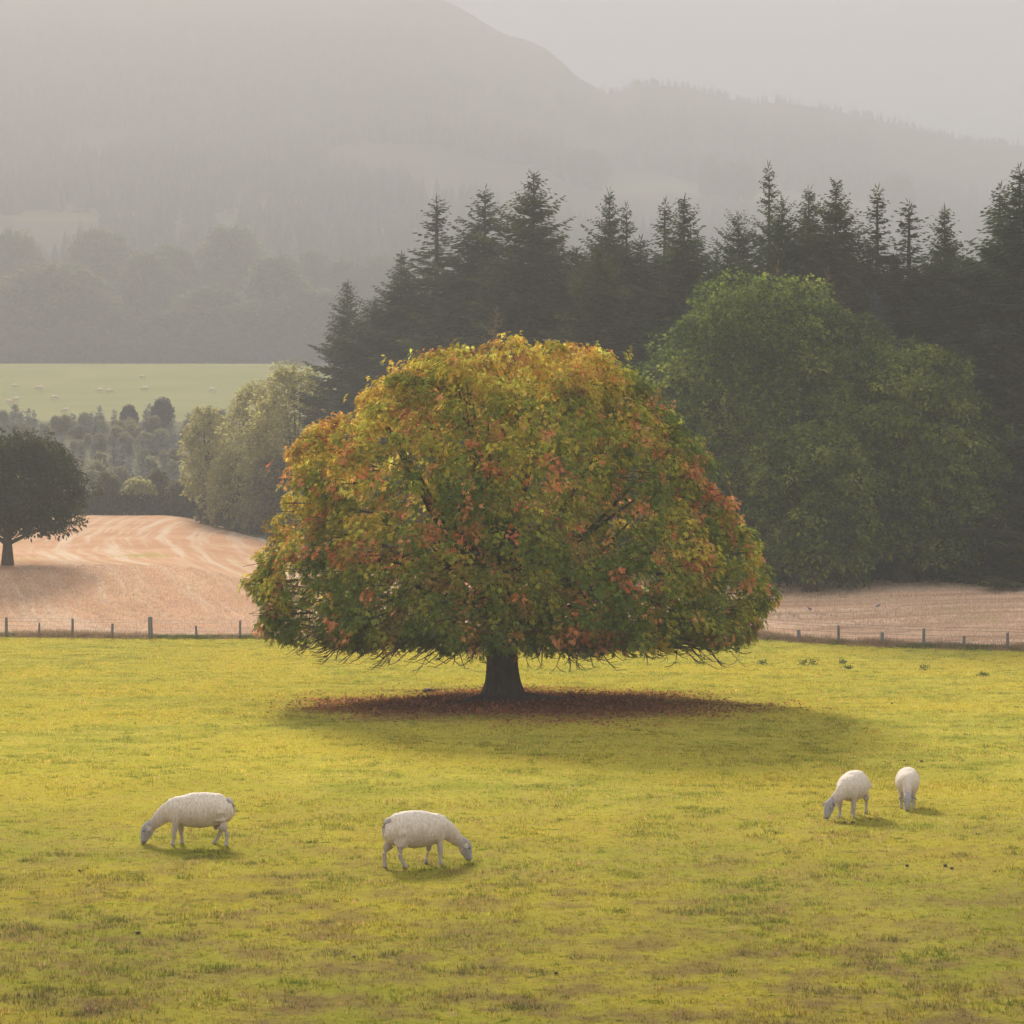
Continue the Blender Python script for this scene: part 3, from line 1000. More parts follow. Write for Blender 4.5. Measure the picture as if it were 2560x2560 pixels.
# forest on the far slope: thousands of tiny conifers, one mass
rs = np.random.default_rng(88)
nf = 15000
fy = 1060 + 1200 * rs.uniform(0, 1, nf) ** .8
fx = rs.uniform(-.30, .30, nf) * fy
keep = fbm(np.stack([fx, fy], -1), 220, 66) > .42
ridge = rs.uniform(0, 1, nf) < .05
spx = fx / fy * F + 1280
on = ridge & (spx > 1500)
fy = np.where(on, 2397, fy)
fx = np.where(on, (spx - 1280) / F * 2397, fx)
keep = keep | on
fx, fy = fx[keep], fy[keep]
fz = H(fx, fy)
hh = rs.uniform(8, 17, len(fx)) * np.where(fy > 2300, .6, 1)
a = np.linspace(0, 2 * np.pi, 5, endpoint=False)
Vs, Fs = [], []
nn = len(fx)
off = 0
for lv, (zb, zt, rr) in enumerate(((.02, .75, .26), (.4, 1.0, .15))):
    ring = np.stack([fx[:, None] + np.cos(a + lv)[None] * (rr * hh)[:, None], fy[:, None] + np.sin(a + lv)[None] * (rr * hh)[:, None], np.repeat((fz + zb * hh)[:, None], 5, 1)], -1)
    tip = np.stack([fx, fy, fz + zt * hh], -1)[:, None]
    Vs.append(np.concatenate([ring, tip], 1).reshape(-1, 3))
    b0 = off + np.arange(nn)[:, None] * 6
    for s in range(5):
        Fs.append(np.concatenate([b0 + s, b0 + (s + 1) % 5, b0 + 5], 1))
    off += nn * 6
V = np.concatenate(Vs)
cc = np.repeat(np.tile(rs.uniform(.6, 1.4, nn), 2), 6)[:, None] * np.array([[.10, .11, .085]])  # far conifers paled, distance haze put into their colour
link('far_forest', mesh_np('far_forest', V, np.concatenate(Fs), M['needle'], cc), kind='stuff')

# ------------------------------------------------------------------ fence
fence = link('fence', None, loc=(0, 115, 0), label='post and wire fence between the green pasture and the stubble', cat='fence')
posts = [(12, 1165, 1.3, 0), (74, 1175, .9, .01), (137, 1167, 1.1, 0), (212, 1177, 1.1, .01), (284, 1164, 2.0, -.02), (371, 1181, 1.0, -.06), (453, 1171, 1.0, 0),
         (535, 1180, 1, 0), (612, 1172, 1, 0), (690, 1182, 1, 0), (770, 1174, 1, 0), (850, 1184, 1, 0), (930, 1176, 1, 0), (1010, 1186, 1, 0), (1090, 1178, 1, 0), (1170, 1188, 1, 0), (1250, 1180, 1, 0), (1330, 1190, 1, 0),
         (1428, 1192, .8, 0), (1508, 1189, 1.5, -.07), (1582, 1180, 1.1, .0), (1665, 1193, 1.5, -.02), (1743, 1186, 1.2, 0), (1819, 1200, 1.15, 0), (1901, 1194, 1.15, 0), (1985, 1200, 1.2, 0), (-62, 1170, 1.2, 0)]
def post_mesh(h, r, seed):
    rs = np.random.default_rng(seed)
    a = np.linspace(0, 2 * np.pi, 8, endpoint=False)
    V = []
    for z, k in ((-.25, 1.05), (0, 1.05), (h * .5, 1.0), (h - .02, .97), (h, .85), (h + .012, .02)):
        q = 1 + rs.normal(0, .05, 8)
        V.append(np.stack([np.cos(a) * r * k * q, np.sin(a) * r * k * q, z + .01 * np.cos(a + seed) * (z > h * .8)], -1))
    V = np.concatenate(V)
    Fc = [(i * 8 + s, i * 8 + (s + 1) % 8, (i + 1) * 8 + (s + 1) % 8, (i + 1) * 8 + s) for i in range(5) for s in range(8)]
    return mesh_np('fence_post', V, Fc, M['post'], smooth=False)
tops = []
for i, (x19, y19, wd, lean) in enumerate(sorted(posts)):
    s = (x19 * 1.3251 - 1280) / F
    d = 112.0
    for _ in range(12):
        d = float(fence_y(s * d))
    d += .1
    x = s * d
    g0 = gz(x, d)
    h = zp(d, y19 * 1.3251) - g0
    o = link('post', post_mesh(h, .062 * wd, i), fence, loc=(x, d - 115, g0), rot=(lean * .3, lean, random.uniform(0, .1)))
    tops.append((x, d, g0, h))
for k, hz_ in enumerate((.95, .8, .55, .35, .18)):
    pts = []
    for (x, d, g0, h) in tops:
        pts.append((x, d - 115 - .07, g0 + hz_))
    V, Fc = tube(pts, [.008] * len(pts), 4)
    link('wire', mesh_np('wire', V, Fc, M['wire']), fence)

# ------------------------------------------------------------------ the horse chestnut
prof_h = np.array([1.6, 1.8, 2.3, 3.5, 4.3, 5.0, 6.0, 7.0, 7.8, 8.6, 9.4, 10.1, 10.8, 11.15, 11.4])
prof_l = np.array([5.5, 6.6, 7.75, 8.25, 7.9, 7.55, 7.45, 7.5, 6.9, 6.05, 5.3, 4.6, 3.4, 2.6, .1])
prof_rt = np.array([5.5, 7.15, 8.15, 8.2, 7.95, 7.6, 6.75, 6.3, 6.1, 5.45, 4.85, 4.35, 3.5, 2.6, .1])
prof_r = (prof_l + prof_rt) / 2
def pr_(h):
    return float(np.interp(h, prof_h, prof_r))
def crown_r(h, th):
    w = (1 + np.cos(th)) / 2
    return np.interp(h, prof_h, prof_l) * (1 - w) + np.interp(h, prof_h, prof_rt) * w + np.interp(h, [2, 3, 5.0, 7, 8.5, 10, 11, 11.4], [-.1, -.2, -.12, .12, -.34, -.30, -.15, 0])
CX = .38      # the crown hangs a little to the right of the trunk
tz = gz(TX, TY)
tree = link('horse_chestnut', None, loc=(TX, TY, tz), label='wide domed tree with orange, red and green leaves alone in the pasture', cat='tree')
link('trunk', trunk_mesh('chestnut_trunk', 3.6, .49, .42, .72, 3, M['bark'], (-.1, 0), 26, 40, .10), tree)
rs = np.random.default_rng(12)
Wd = Bag()
for q in range(7):      # surface roots
    a = q / 7 * 6.28 + rs.normal(0, .2)
    L = rs.uniform(.9, 1.7)
    if math.cos(a) > .5:
        L *= 1.35
    t = np.linspace(0, 1, 6)
    pts = np.stack([np.cos(a + .25 * t) * (.4 + L * t), np.sin(a + .25 * t) * (.4 + L * t), .14 * (1 - t) ** 1.5 - .03 * t], -1)
    Wd.add(*tube(pts, .17 * (1 - t) ** .8 + .03, 8))
link('root', Wd.mesh('chestnut_roots', M['bark'], True), tree)

# boughs: clump centres over the dome
NCL = 640
h, th, r = clumps_on(pr_, 1.75, 10.95, NCL, rs)
r = crown_r(h, th)
nzc = fbm(np.stack([np.cos(th) * 2.6, np.sin(th) * 2.6, h * .45], -1), 1.0, 21)
cr = rs.uniform(.38, .78, NCL)
# big boughs: the crown bulges round some seventy seeds and creases between them
sh_, st_, sr_ = clumps_on(pr_, 2.0, 11.0, 74, rs)
seeds = np.stack([np.cos(st_) * sr_, np.sin(st_) * sr_, sh_], -1)
pc = np.stack([np.cos(th) * r, np.sin(th) * r, h], -1)
ds_ = np.sqrt(((pc[:, None] - seeds[None]) ** 2).sum(-1))
near1 = np.sort(ds_, 1)
lumpy = np.clip(1 - (near1[:, 0] / 1.5) ** 2, -.3, 1) * np.clip((11 - h) / 2.5, .25, 1)
rc = np.maximum(r * (.95 + .10 * nzc) - 1.08 + .78 * lumpy, 0)
cen = np.stack([np.cos(th) * rc, np.sin(th) * rc, h - .25 * (h > 10) + .1 * rs.normal(0, 1, NCL)], -1)
PER = 27
n_ = NCL * PER
d = unit(rs.normal(0, 1, (n_, 3)))
outw = unit(np.stack([np.cos(np.repeat(th, PER)), np.sin(np.repeat(th, PER)), .35 + 0 * np.repeat(th, PER)], -1))
d = unit(d + outw * .75 + np.array([0, 0, .15]))
P = np.repeat(cen, PER, 0) + d * (np.repeat(cr, PER) * rs.uniform(.55, 1.05, n_))[:, None] * np.array([1, 1, .75])
O = d
# inner fill
ni = 8000
hi = 1.8 + 8.8 * rs.uniform(0, 1, ni) ** 1.35
ti = rs.uniform(0, 6.283, ni)
ri = crown_r(hi, ti) * rs.uniform(.3, .78, ni)
low_ = rs.uniform(0, 1, ni) < .3      # the skirt is dense enough to hide the field behind it
hi = np.where(low_, rs.uniform(1.9, 4.6, ni), hi)
ri = np.where(low_, crown_r(hi, ti) * rs.uniform(.6, .92, ni), ri)
P = np.concatenate([P, np.stack([np.cos(ti) * ri, np.sin(ti) * ri, hi], -1)])
O = np.concatenate([O, unit(np.stack([np.cos(ti), np.sin(ti), .5 + 0 * ti], -1))])
# stray sprays that break the outline
nsx = 260
hs_ = rs.uniform(2.0, 10.8, nsx)
ts_ = rs.uniform(0, 6.283, nsx)
rs_ = crown_r(hs_, ts_) + rs.uniform(-.4, .35, nsx)
P = np.concatenate([P, np.stack([np.cos(ts_) * rs_, np.sin(ts_) * rs_, hs_ + .2], -1)])
O = np.concatenate([O, unit(np.stack([np.cos(ts_), np.sin(ts_), .3 + 0 * ts_], -1))])
P[:, 0] += CX
cen[:, 0] += CX
low = 1.72 + .25 * fbm(P[:, :2], 1.5, 5)
k = (P[:, 2] > low) & ((P[:, 1] < 2.5) | (rs.uniform(0, 1, len(P)) < .35))     # the far side carries fewer, larger leaves
P, O = P[k], O[k]
n_sh = len(P)
# colours of the shoots: green below, gold and orange towards the top and the left, red sprays
def leaf_colors(P, rs):
    n_ = len(P)
    big = fbm(P, 2.6, 71)
    mid = fbm(P, 1.1, 72)
    fine = rs.uniform(0, 1, n_)
    hgt = np.clip((P[:, 2] - 2.0) / 9.0, 0, 1)
    left = np.clip(-P[:, 0] / 8.0, -1, 1)
    au = -.07 + .42 * hgt + .24 * left * (.3 + hgt) + (big - .5) * 1.05 + (mid - .5) * .8 + (fine - .5) * .4
    g1 = np.array([.075, .095, .018])
    g2 = np.array([.165, .165, .024])
    ye = np.array([.44, .265, .045])
    og = np.array([.46, .165, .035])
    rd = np.array([.46, .13, .055])
    br = np.array([.16, .075, .03])
    stops = [0.0, .22, .42, .58, .85]
    cs = np.stack([g1, g2, np.array([.30, .215, .03]), ye, og])
    c = np.stack([np.interp(au, stops, cs[:, i]) for i in range(3)], -1)
    redn = fbm(P + 50, .6, 75)
    band = np.exp(-((P[:, 2] - 6.0) / 3.4) ** 2)
    rw = np.clip((redn - .655 + .06 * band) / .06, 0, 1) * (fine > .2)
    c = c * (1 - rw[:, None]) + rd * rw[:, None]
    bw = np.clip((fbm(P + 9, .8, 79) - .62) / .05, 0, 1) * .6
    c = c * (1 - bw[:, None]) + br * bw[:, None]
    return np.minimum(c * 2.15 * rs.uniform(.6, 1.3, (n_, 1)), .68)
shc = leaf_colors(P, rs)
# leaves: five to a shoot, each palmate
NL = 5
up = np.array([0, 0, 1.0])
X1 = unit(np.cross(O, up + rs.normal(0, .05, O.shape)))
Y1 = np.cross(X1, O)
hub, ax, nor, lc = [], [], [], []
for q in range(NL):
    a = q / NL * 6.283 + rs.uniform(0, 6.28, n_sh) * .3 + .5
    pet = unit(X1 * np.cos(a)[:, None] + Y1 * np.sin(a)[:, None] + O * .7 + rs.normal(0, .2, O.shape))
    L = rs.uniform(.08, .19, n_sh)
    hub.append(P + pet * L[:, None])
    ax.append(unit(pet * np.array([1, 1, .6]) + np.array([0, 0, -.42])))
    nor.append(unit(up * .75 + O * .75 + rs.normal(0, .3, O.shape)))
    lc.append(shc * rs.uniform(.82, 1.18, (n_sh, 1)))
hub, ax, nor, lc = map(np.concatenate, (hub, ax, nor, lc))
nor = unit(nor - ax * np.sum(nor * ax, -1, keepdims=True))
bi = np.cross(nor, ax)
# the 300 leaves that show largest become objects of their own
front = hub + np.array([TX, TY, tz])
tocam = -(front[:, 1])
score = -hub[:, 1] * .6 + rs.uniform(0, 3.0, len(hub)) + 1.0 * np.abs(ax[:, 1] * 0)
radial = np.hypot(hub[:, 0] - CX, hub[:, 1]) / np.interp(hub[:, 2], prof_h, prof_r)
score = np.where(radial > .88, score, -99)
own = np.argsort(-score)[:300]
isown = np.zeros(len(hub), bool)
isown[own] = True
Cr = Bag()
kk = ~isown

angs = [0, .62, -.62, 1.28, -1.28]
lens = [1.0, .95, .95, .72, .72]
size = rs.uniform(.082, .135, len(hub)) * np.where(hub[:, 1] > 2.5, 1.6, 1)
for a, l in zip(angs, lens):
    ja = a + rs.normal(0, .08, kk.sum())
    D = ax[kk] * np.cos(ja)[:, None] + bi[kk] * np.sin(ja)[:, None]
    Sd = unit(np.cross(nor[kk], D))
    L = size[kk] * l
    drop = rs.uniform(.2, .9, kk.sum())
    Cr.add(*kites(hub[kk], D, Sd, L, L * .185, drop, lc[kk] * rs.uniform(.8, 1.15, (kk.sum(), 1)), .66))
fo = link('foliage', Cr.mesh('chestnut_foliage', M['leaf']), tree)
fo['kind'] = 'stuff'
# single leaf mesh variants (palmate, seven leaflets, folded along the midrib)
def leaf_mesh(seed, col):
    rs = np.random.default_rng(seed)
    V, Fc = [], []
    for a, l in zip([0, .5, -.5, 1.02, -1.02, 1.7, -1.7], [1, .97, .97, .82, .82, .55, .55]):
        L = .165 * l * rs.uniform(.9, 1.1)
        dx, dy = math.cos(a), math.sin(a)
        dr = rs.uniform(.25, .6)
        b = len(V)
        for (t, w, zf) in ((0, 0, 0), (.35, .10, .0), (.68, .21, .01), (1.0, 0, 0)):
            for sg in ((-1, 1) if w else (0,)):
                zz = -dr * L * t * t + (.02 * abs(sg))
                V.append((dx * L * t - dy * sg * w * L, dy * L * t + dx * sg * w * L, zz))
        V.append((dx * L * .68, dy * L * .68, -dr * L * .46))
        r0, l1, r1, l2, r2, tp, mc = b, b + 1, b + 2, b + 3, b + 4, b + 5, b + 6
        Fc += [(r0, r1, mc), (r0, mc, l1), (l1, mc, l2), (r1, r2, mc), (l2, mc, tp), (mc, r2, tp)]
    V = np.array(V)
    return mesh_np('chestnut_leaf', V, Fc, M['leaf'], np.tile(np.array(col), (len(V), 1)))
pal = [(.06, .09, .015), (.12, .14, .02), (.22, .19, .025), (.34, .235, .03), (.40, .16, .03), (.36, .065, .032)]
LM = [[leaf_mesh(10 * i + j, c) for j in range(3)] for i, c in enumerate(pal)]
palA = np.array(pal)
for i in own:
    ci = int(np.argmin(((palA - lc[i]) ** 2).sum(-1)))
    Mx = Matrix(((ax[i][0], bi[i][0], nor[i][0]), (ax[i][1], bi[i][1], nor[i][1]), (ax[i][2], bi[i][2], nor[i][2])))
    link('leaf', LM[ci][int(i) % 3], tree, loc=tuple(hub[i]), rot=Mx.to_euler(), scale=float(size[i] / .150))

# limbs and twigs
Lb = Bag()
for q in range(46):
    i = rs.integers(0, NCL)
    c = cen[i]
    z0 = rs.uniform(1.7, 3.4)
    s0 = np.array([-.08, 0, z0]) + .1 * rs.normal(0, 1, 3)
    hor = np.array([c[0], c[1], 0])
    mid = s0 * .45 + c * .55 + np.array([0, 0, .9 if c[2] < 5 else -.2])
    q1 = s0 * .8 + c * .2 + np.array([0, 0, .35])
    Lb.add(*tube([s0, q1, mid, c * .97], [.17, .13, .07, .02], 7))
for o_ in ((0, 0), (.5, .2), (-.5, -.1), (.1, -.5)):
    Lb.add(*tube([[-.08, 0, 2.2], [o_[0] * .6, o_[1] * .6, 5], [o_[0] * 1.6, o_[1] * 1.6, 8.2], [o_[0] * 2.4, o_[1] * 2.4, 10.6]], [.3, .22, .12, .03], 8))
link('limbs', Lb.mesh('chestnut_limbs', M['bark'], True), tree).name = 'limb'
Tw = Bag()
for q in range(420):     # pale twigs inside and through the outer leaves
    i = rs.integers(0, NCL)
    c = cen[i] * np.array([.86, .86, 1])
    e = cen[i] + unit(cen[i] * np.array([1, 1, 0]) + rs.normal(0, .8, 3)) * rs.uniform(.5, 1.1)
    md = (c + e) / 2 + rs.normal(0, .12, 3)
    Tw.add(*tube([c, md, e], [.022, .015, .006], 4))
for q in range(380):     # bare drooping twigs under the browse line
    a = rs.uniform(0, 6.283)
    rr = math.sqrt(rs.uniform(.05, 1)) * 6.9
    s0 = np.array([CX + math.cos(a) * rr, math.sin(a) * rr, rs.uniform(1.6, 2.1)])
    od = np.array([math.cos(a + rs.normal(0, .5)), math.sin(a + rs.normal(0, .5)), 0])
    L = rs.uniform(.3, 1.0)
    dn = rs.uniform(.3, 1.0)
    p1 = s0 + od * L * .35 + np.array([0, 0, -.42 * dn * L])
    p2 = p1 + od * L * .35 + np.array([rs.normal(0, .06), rs.normal(0, .06), -.28 * dn * L])
    p3 = p2 + od * L * .3 + np.array([rs.normal(0, .1), rs.normal(0, .1), .05 * L])
    back = s0 - od * .8 + np.array([0, 0, .35])
    Tw.add(*tube([back, s0, p1, p2, p3], np.array([.026, .02, .014, .010, .006]) * rs.uniform(.6, 1.15), 4))
    if rs.uniform() < .6:
        od2 = unit(od + rs.normal(0, .9, 3) * np.array([1, 1, 0]))
        Tw.add(*tube([p1, p1 + od2 * .15 + np.array([0, 0, -.12]), p1 + od2 * .34 + np.array([0, 0, -.16])], [.014, .011, .007], 4))
link('twig', Tw.mesh('chestnut_twigs', M['twig']), tree)['kind'] = 'stuff'

# leaf litter
nl = 26000
lx = TX + .5 + rs.normal(0, 3.9, nl)
ly = TY - 1.0 + rs.normal(0, 4.4, nl)
k = (litter_d(lx, ly) < 1.50 + rs.normal(0, .22, nl))
lx, ly = lx[k], ly[k]
P = np.stack([lx, ly, H(lx, ly) + .012 + rs.uniform(0, .035, len(lx))], -1)
D = unit(rs.normal(0, 1, P.shape) * np.array([1, 1, .45]))
Sd = unit(np.cross(D, rs.normal(0, .4, P.shape) + up))
cc = np.array([[.26, .098, .05]]) * rs.uniform(.4, 1.7, (len(P), 1)) + np.array([[.05, .04, .0]]) * rs.uniform(0, 1, (len(P), 1)) ** 3
LB = Bag()
LB.add(*kites(P, D, Sd, rs.uniform(.07, .17, len(P)), np.full(len(P), .03), np.full(len(P), .0), cc))
link('fallen_leaves', LB.mesh('fallen_leaves', M['leaf']), kind='stuff')
# log behind the tree
x, y = at(1073, 1731, 60, 90)
V, Fc = tube([(-.22, 0, .05), (0, .02, .07), (.2, .0, .05)], [.05, .07, .03], 8)
link('log', mesh_np('log', V, Fc, M['log'], smooth=True), loc=(x, y, gz(x, y)), label='short grey piece of dead branch lying left of the trunk', cat='branch')

# ------------------------------------------------------------------ sheep
m, n, out = mat_new('fleece')
bs = N(n, 'ShaderNodeBsdfPrincipled')
bs.inputs['Roughness'].default_value = .9
bs.inputs['Specular IOR Level'].default_value = .1
bs.inputs['Sheen Weight'].default_value = .35
bs.inputs['Sheen Roughness'].default_value = .6
at_ = N(n, 'ShaderNodeAttribute', attribute_name='col')
tc = n.nodes.new('ShaderNodeTexCoord')
v = tc.outputs['Object']
c = mixc(n, ramp(n, noise_tex(n, v, 26, 5, .7, (1.5, 1.0, .45)), .38, .64), at_.outputs[0], mixc(n, 1.0, at_.outputs[0], (.78, .68, .60), 'MULTIPLY'))
n.links.new(c, bs.inputs['Base Color'])
bp = N(n, 'ShaderNodeBump', i_Strength=1.0, i_Distance=.035)
n.links.new(noise_tex(n, v, 38, 4, .7, (1.8, .8, .5), (0, R(18), 0)), bp.inputs['Height'])
n.links.new(bp.outputs[0], bs.inputs['Normal'])
n.links.new(bs.outputs[0], out.inputs[0])
M['fleece'] = m

def loft(stations, sides=20):
    """stations: (x, y, z, half width, half height) ; rings face along the path"""
    st = np.array(stations, float)
    Pc = st[:, :3]
    T = unit(np.gradient(Pc, axis=0))
    V, Fc = [], []
    a = np.linspace(0, 2 * np.pi, sides, endpoint=False)
    for i in range(len(st)):
        t = T[i]
        side = unit(np.cross(t, np.array([0, 0, 1.0]))) if abs(t[2]) < .97 else np.array([0, -1.0, 0])
        upv = np.cross(side, t)
        V.append(Pc[i] + np.cos(a)[:, None] * side * st[i, 3] + np.sin(a)[:, None] * upv * st[i, 4])
    V = np.concatenate(V + [Pc[:1], Pc[-1:]])
    m_ = len(st)
    for i in range(m_ - 1):
        for s in range(sides):
            s2 = (s + 1) % sides
            Fc.append((i * sides + s, i * sides + s2, (i + 1) * sides + s2, (i + 1) * sides + s))
    c0, c1 = m_ * sides, m_ * sides + 1
    for s in range(sides):
        s2 = (s + 1) % sides
        Fc.append((c0, s2, s))
        Fc.append((c1, (m_ - 1) * sides + s, (m_ - 1) * sides + s2))
    return V.tolist(), Fc

def sheep_body(voxel, legs, head_yaw=0.0, neck_dx=0.0):
    VV, FF = [], []
    def add(V, Fc):
        b = len(VV)
        VV.extend(V)
        FF.extend([tuple(i + b for i in f) for f in Fc])
    torso = [(-.515, 0, .62, .05, .06), (-.495, 0, .605, .12, .13), (-.45, 0, .585, .175, .20), (-.36, 0, .575, .215, .245), (-.22, 0, .57, .24, .268), (-.05, 0, .56, .255, .282),
             (.12, 0, .55, .25, .272), (.26, 0, .548, .225, .248), (.38, 0, .548, .19, .225), (.47, 0, .54, .145, .19), (.52, 0, .53, .08, .12)]
    add(*loft(torso))
    cy_, sy_ = math.cos(head_yaw), math.sin(head_yaw)
    def yaw(p, piv=.40):
        x, y, z = p[:3]
        w = min(1, max(0, (x - piv) / .35))
        aa = head_yaw * w
        dx = x - piv
        return (piv + dx * math.cos(aa) - y * math.sin(aa), y * math.cos(aa) + dx * math.sin(aa), z) + tuple(p[3:])
    hs = 1.16
    neck = [(.30, 0, .57, .15, .20), (.42, 0, .555, .135, .185), (.53, 0, .50, .112, .15), (.63, 0, .425, .092, .118), (.71, 0, .35, .080, .098), (.765, 0, .30, .07, .085)]
    add(*loft([yaw(p) for p in neck]))
    head = [(x_, y_, z_, w_ * hs, h_ * hs) for (x_, y_, z_, w_, h_) in [(.735, 0, .345, .045, .05), (.775, 0, .315, .070, .078), (.815, 0, .255, .076, .094), (.842, 0, .19, .066, .088), (.865, 0, .13, .052, .068), (.884, 0, .075, .045, .052), (.893, 0, .035, .038, .038), (.897, 0, .018, .02, .02)]]
    add(*loft([yaw(p) for p in head]))
    for (kind, side, dx) in legs:
        w = .125 * side
        if kind == 'f':
            L = [(.33, w * .5, .66, .03, .05), (.34, w * .85, .58, .07, .10), (.335, w, .47, .068, .085), (.33, w * 1.02, .38, .052, .060), (.332, w, .29, .037, .042), (.338, w, .215, .033, .037), (.335, w, .15, .024, .026), (.33, w, .08, .023, .025), (.338, w, .035, .030, .032), (.345, w, 0, .030, .034)]
        else:
            L = [(-.33, w * .4, .68, .04, .06), (-.35, w * .7, .60, .07, .12), (-.36, w * .98, .50, .078, .14), (-.35, w * 1.12, .41, .068, .118), (-.37, w * 1.12, .33, .060, .080), (-.415, w * 1.05, .26, .036, .042), (-.437, w, .215, .031, .035), (-.428, w, .15, .024, .026), (-.415, w, .08, .023, .025), (-.405, w, .035, .030, .032), (-.40, w, 0, .030, .034)]
        L2 = []
        for p in L:
            k_ = min(1, max(0, (.48 - p[2]) / .48))
            th_ = 1.22 if p[2] < .35 else 1.05
            L2.append((p[0] + dx * k_, p[1], p[2], p[3] * th_, p[4] * th_))
        add(*loft(L2, 12))
    me = bpy.data.meshes.new('tmp')
    me.from_pydata(VV, [], FF)
    me.update()
    o = bpy.data.objects.new('tmp', me)
    COL.objects.link(o)
    r_ = o.modifiers.new('r', 'REMESH')
    r_.mode = 'VOXEL'
    r_.voxel_size = voxel
    s_ = o.modifiers.new('s', 'SMOOTH')
    s_.factor = .5
    s_.iterations = 9 if voxel < .02 else 2
    dg = bpy.context.evaluated_depsgraph_get()
    ev = o.evaluated_get(dg)
    res = bpy.data.meshes.new_from_object(ev)
    bpy.data.objects.remove(o)
    bpy.data.meshes.remove(me)
    nV = len(res.vertices)
    co = np.empty(nV * 3, np.float32)
    res.vertices.foreach_get('co', co)
    co = co.reshape(-1, 3).astype(float)
    nm = np.empty(nV * 3, np.float32)
    res.vertices.foreach_get('normal', nm)
    nm = nm.reshape(-1, 3)
    # fleece lies in faint folds
    hd = np.clip((np.hypot(co[:, 0] - .40, co[:, 1]) - .355) / .03, 0, 1) * (co[:, 0] > .4)
    leg = np.clip((.34 - co[:, 2]) / .05, 0, 1) * (1 - hd) * (np.hypot(co[:, 0], 0) < .6) * (np.abs(co[:, 1]) > .05)
    q = co + .5
    fold = (fbm(q * np.array([1.6, 1, .45]), .05, 5) - .5) * .014 + (fbm(q, .16, 7) - .5) * .030
    co += nm * (fold * (1 - hd) * (1 - leg))[:, None]
    res.vertices.foreach_set('co', co.astype(np.float32).ravel())
    base = np.array([.90, .78, .63])
    dirty_shade = np.array([.52, .39, .295])
    face = np.array([.40, .36, .355])
    legc = np.array([.50, .42, .35])
    dw = np.clip((.74 - co[:, 2]) / .40, 0, 1) * (.7 + .6 * (fbm(q, .12, 9) - .4))  # grubby belly and flank shade both put into the colour, stronger downwards
    dw = np.clip(dw, 0, 1)[:, None]
    c = base * (1 - dw) + dirty_shade * dw
    leg = leg[:, None]
    hd = hd[:, None]
    c = c * (1 - leg) + legc * leg
    c = c * (1 - hd) + face * hd
    muz = np.clip((.075 - co[:, 2]) / .04, 0, 1)[:, None] * hd
    c = c * (1 - muz) + np.array([.16, .14, .14]) * muz
    a_ = res.color_attributes.new('col', 'FLOAT_COLOR', 'POINT')
    cc = np.ones((nV, 4), np.float32)
    cc[:, :3] = c
    a_.data.foreach_set('color', cc.ravel())
    res.materials.clear()
    res.materials.append(M['fleece'])
    res.polygons.foreach_set('use_smooth', np.ones(len(res.polygons), bool))
    res.update()
    return res, yaw

def blob(name, sx, sy, sz, mat, seg=10):
    V = []
    Fc = []
    rg = seg // 2 + 1
    for i in range(rg + 1):
        ph = math.pi * i / rg
        for s in range(seg):
            a = 2 * math.pi * s / seg
            V.append((math.sin(ph) * math.cos(a) * sx, math.sin(ph) * math.sin(a) * sy, math.cos(ph) * sz))
    for i in range(rg):
        for s in range(seg):
            s2 = (s + 1) % seg
            Fc.append((i * seg + s, i * seg + s2, (i + 1) * seg + s2, (i + 1) * seg + s))
    return mesh_np(name, V, Fc, mat, smooth=True)

def colored(me, col):
    a = me.color_attributes.new('col', 'FLOAT_COLOR', 'POINT')
    c = np.ones((len(me.vertices), 4), np.float32)
    c[:, :3] = col
    a.data.foreach_set('color', c.ravel())
    return me

def ear_mesh():
    # a leaf shaped, cupped ear pointing along +x
    V, Fc = [], []
    L = .135
    for i, (t, w) in enumerate(((0, .024), (.2, .034), (.45, .044), (.7, .038), (.9, .022), (1.0, .005))):
        for j in range(5):
            q = (j - 2) / 2
            V.append((L * t, q * w, .016 * q * q * (1 - t) + .0))
    n0 = len(V)
    for i, (t, w) in enumerate(((0, .024), (.2, .034), (.45, .044), (.7, .038), (.9, .022), (1.0, .005))):
        for j in range(5):
            q = (j - 2) / 2
            V.append((L * t, q * w, .016 * q * q * (1 - t) - .007))
    for i in range(5):
        for j in range(4):
            a = i * 5 + j
            Fc.append((a, a + 1, a + 6, a + 5))
            b = n0 + a
            Fc.append((b, b + 5, b + 6, b + 1))
    for i in range(5):
        a = i * 5
        Fc.append((a, a + 5, n0 + a + 5, n0 + a))
        a = i * 5 + 4
        Fc.append((a + 5, a, n0 + a, n0 + a + 5))
    return colored(mesh_np('sheep_ear', V, Fc, M['fleece'], smooth=True), (.44, .40, .39))
EAR = ear_mesh()
EYE = blob('sheep_eye', .013, .010, .013, M['eye'])
TAG = mesh_np('ear_tag', [(0, -.016, 0), (.030, -.018, 0), (.030, .018, 0), (0, .016, 0), (0, -.016, .004), (.030, -.018, .004), (.030, .018, .004), (0, .016, .004)],
              [(0, 3, 2, 1), (4, 5, 6, 7), (0, 1, 5, 4), (1, 2, 6, 5), (2, 3, 7, 6), (3, 0, 4, 7)], M['tag'])

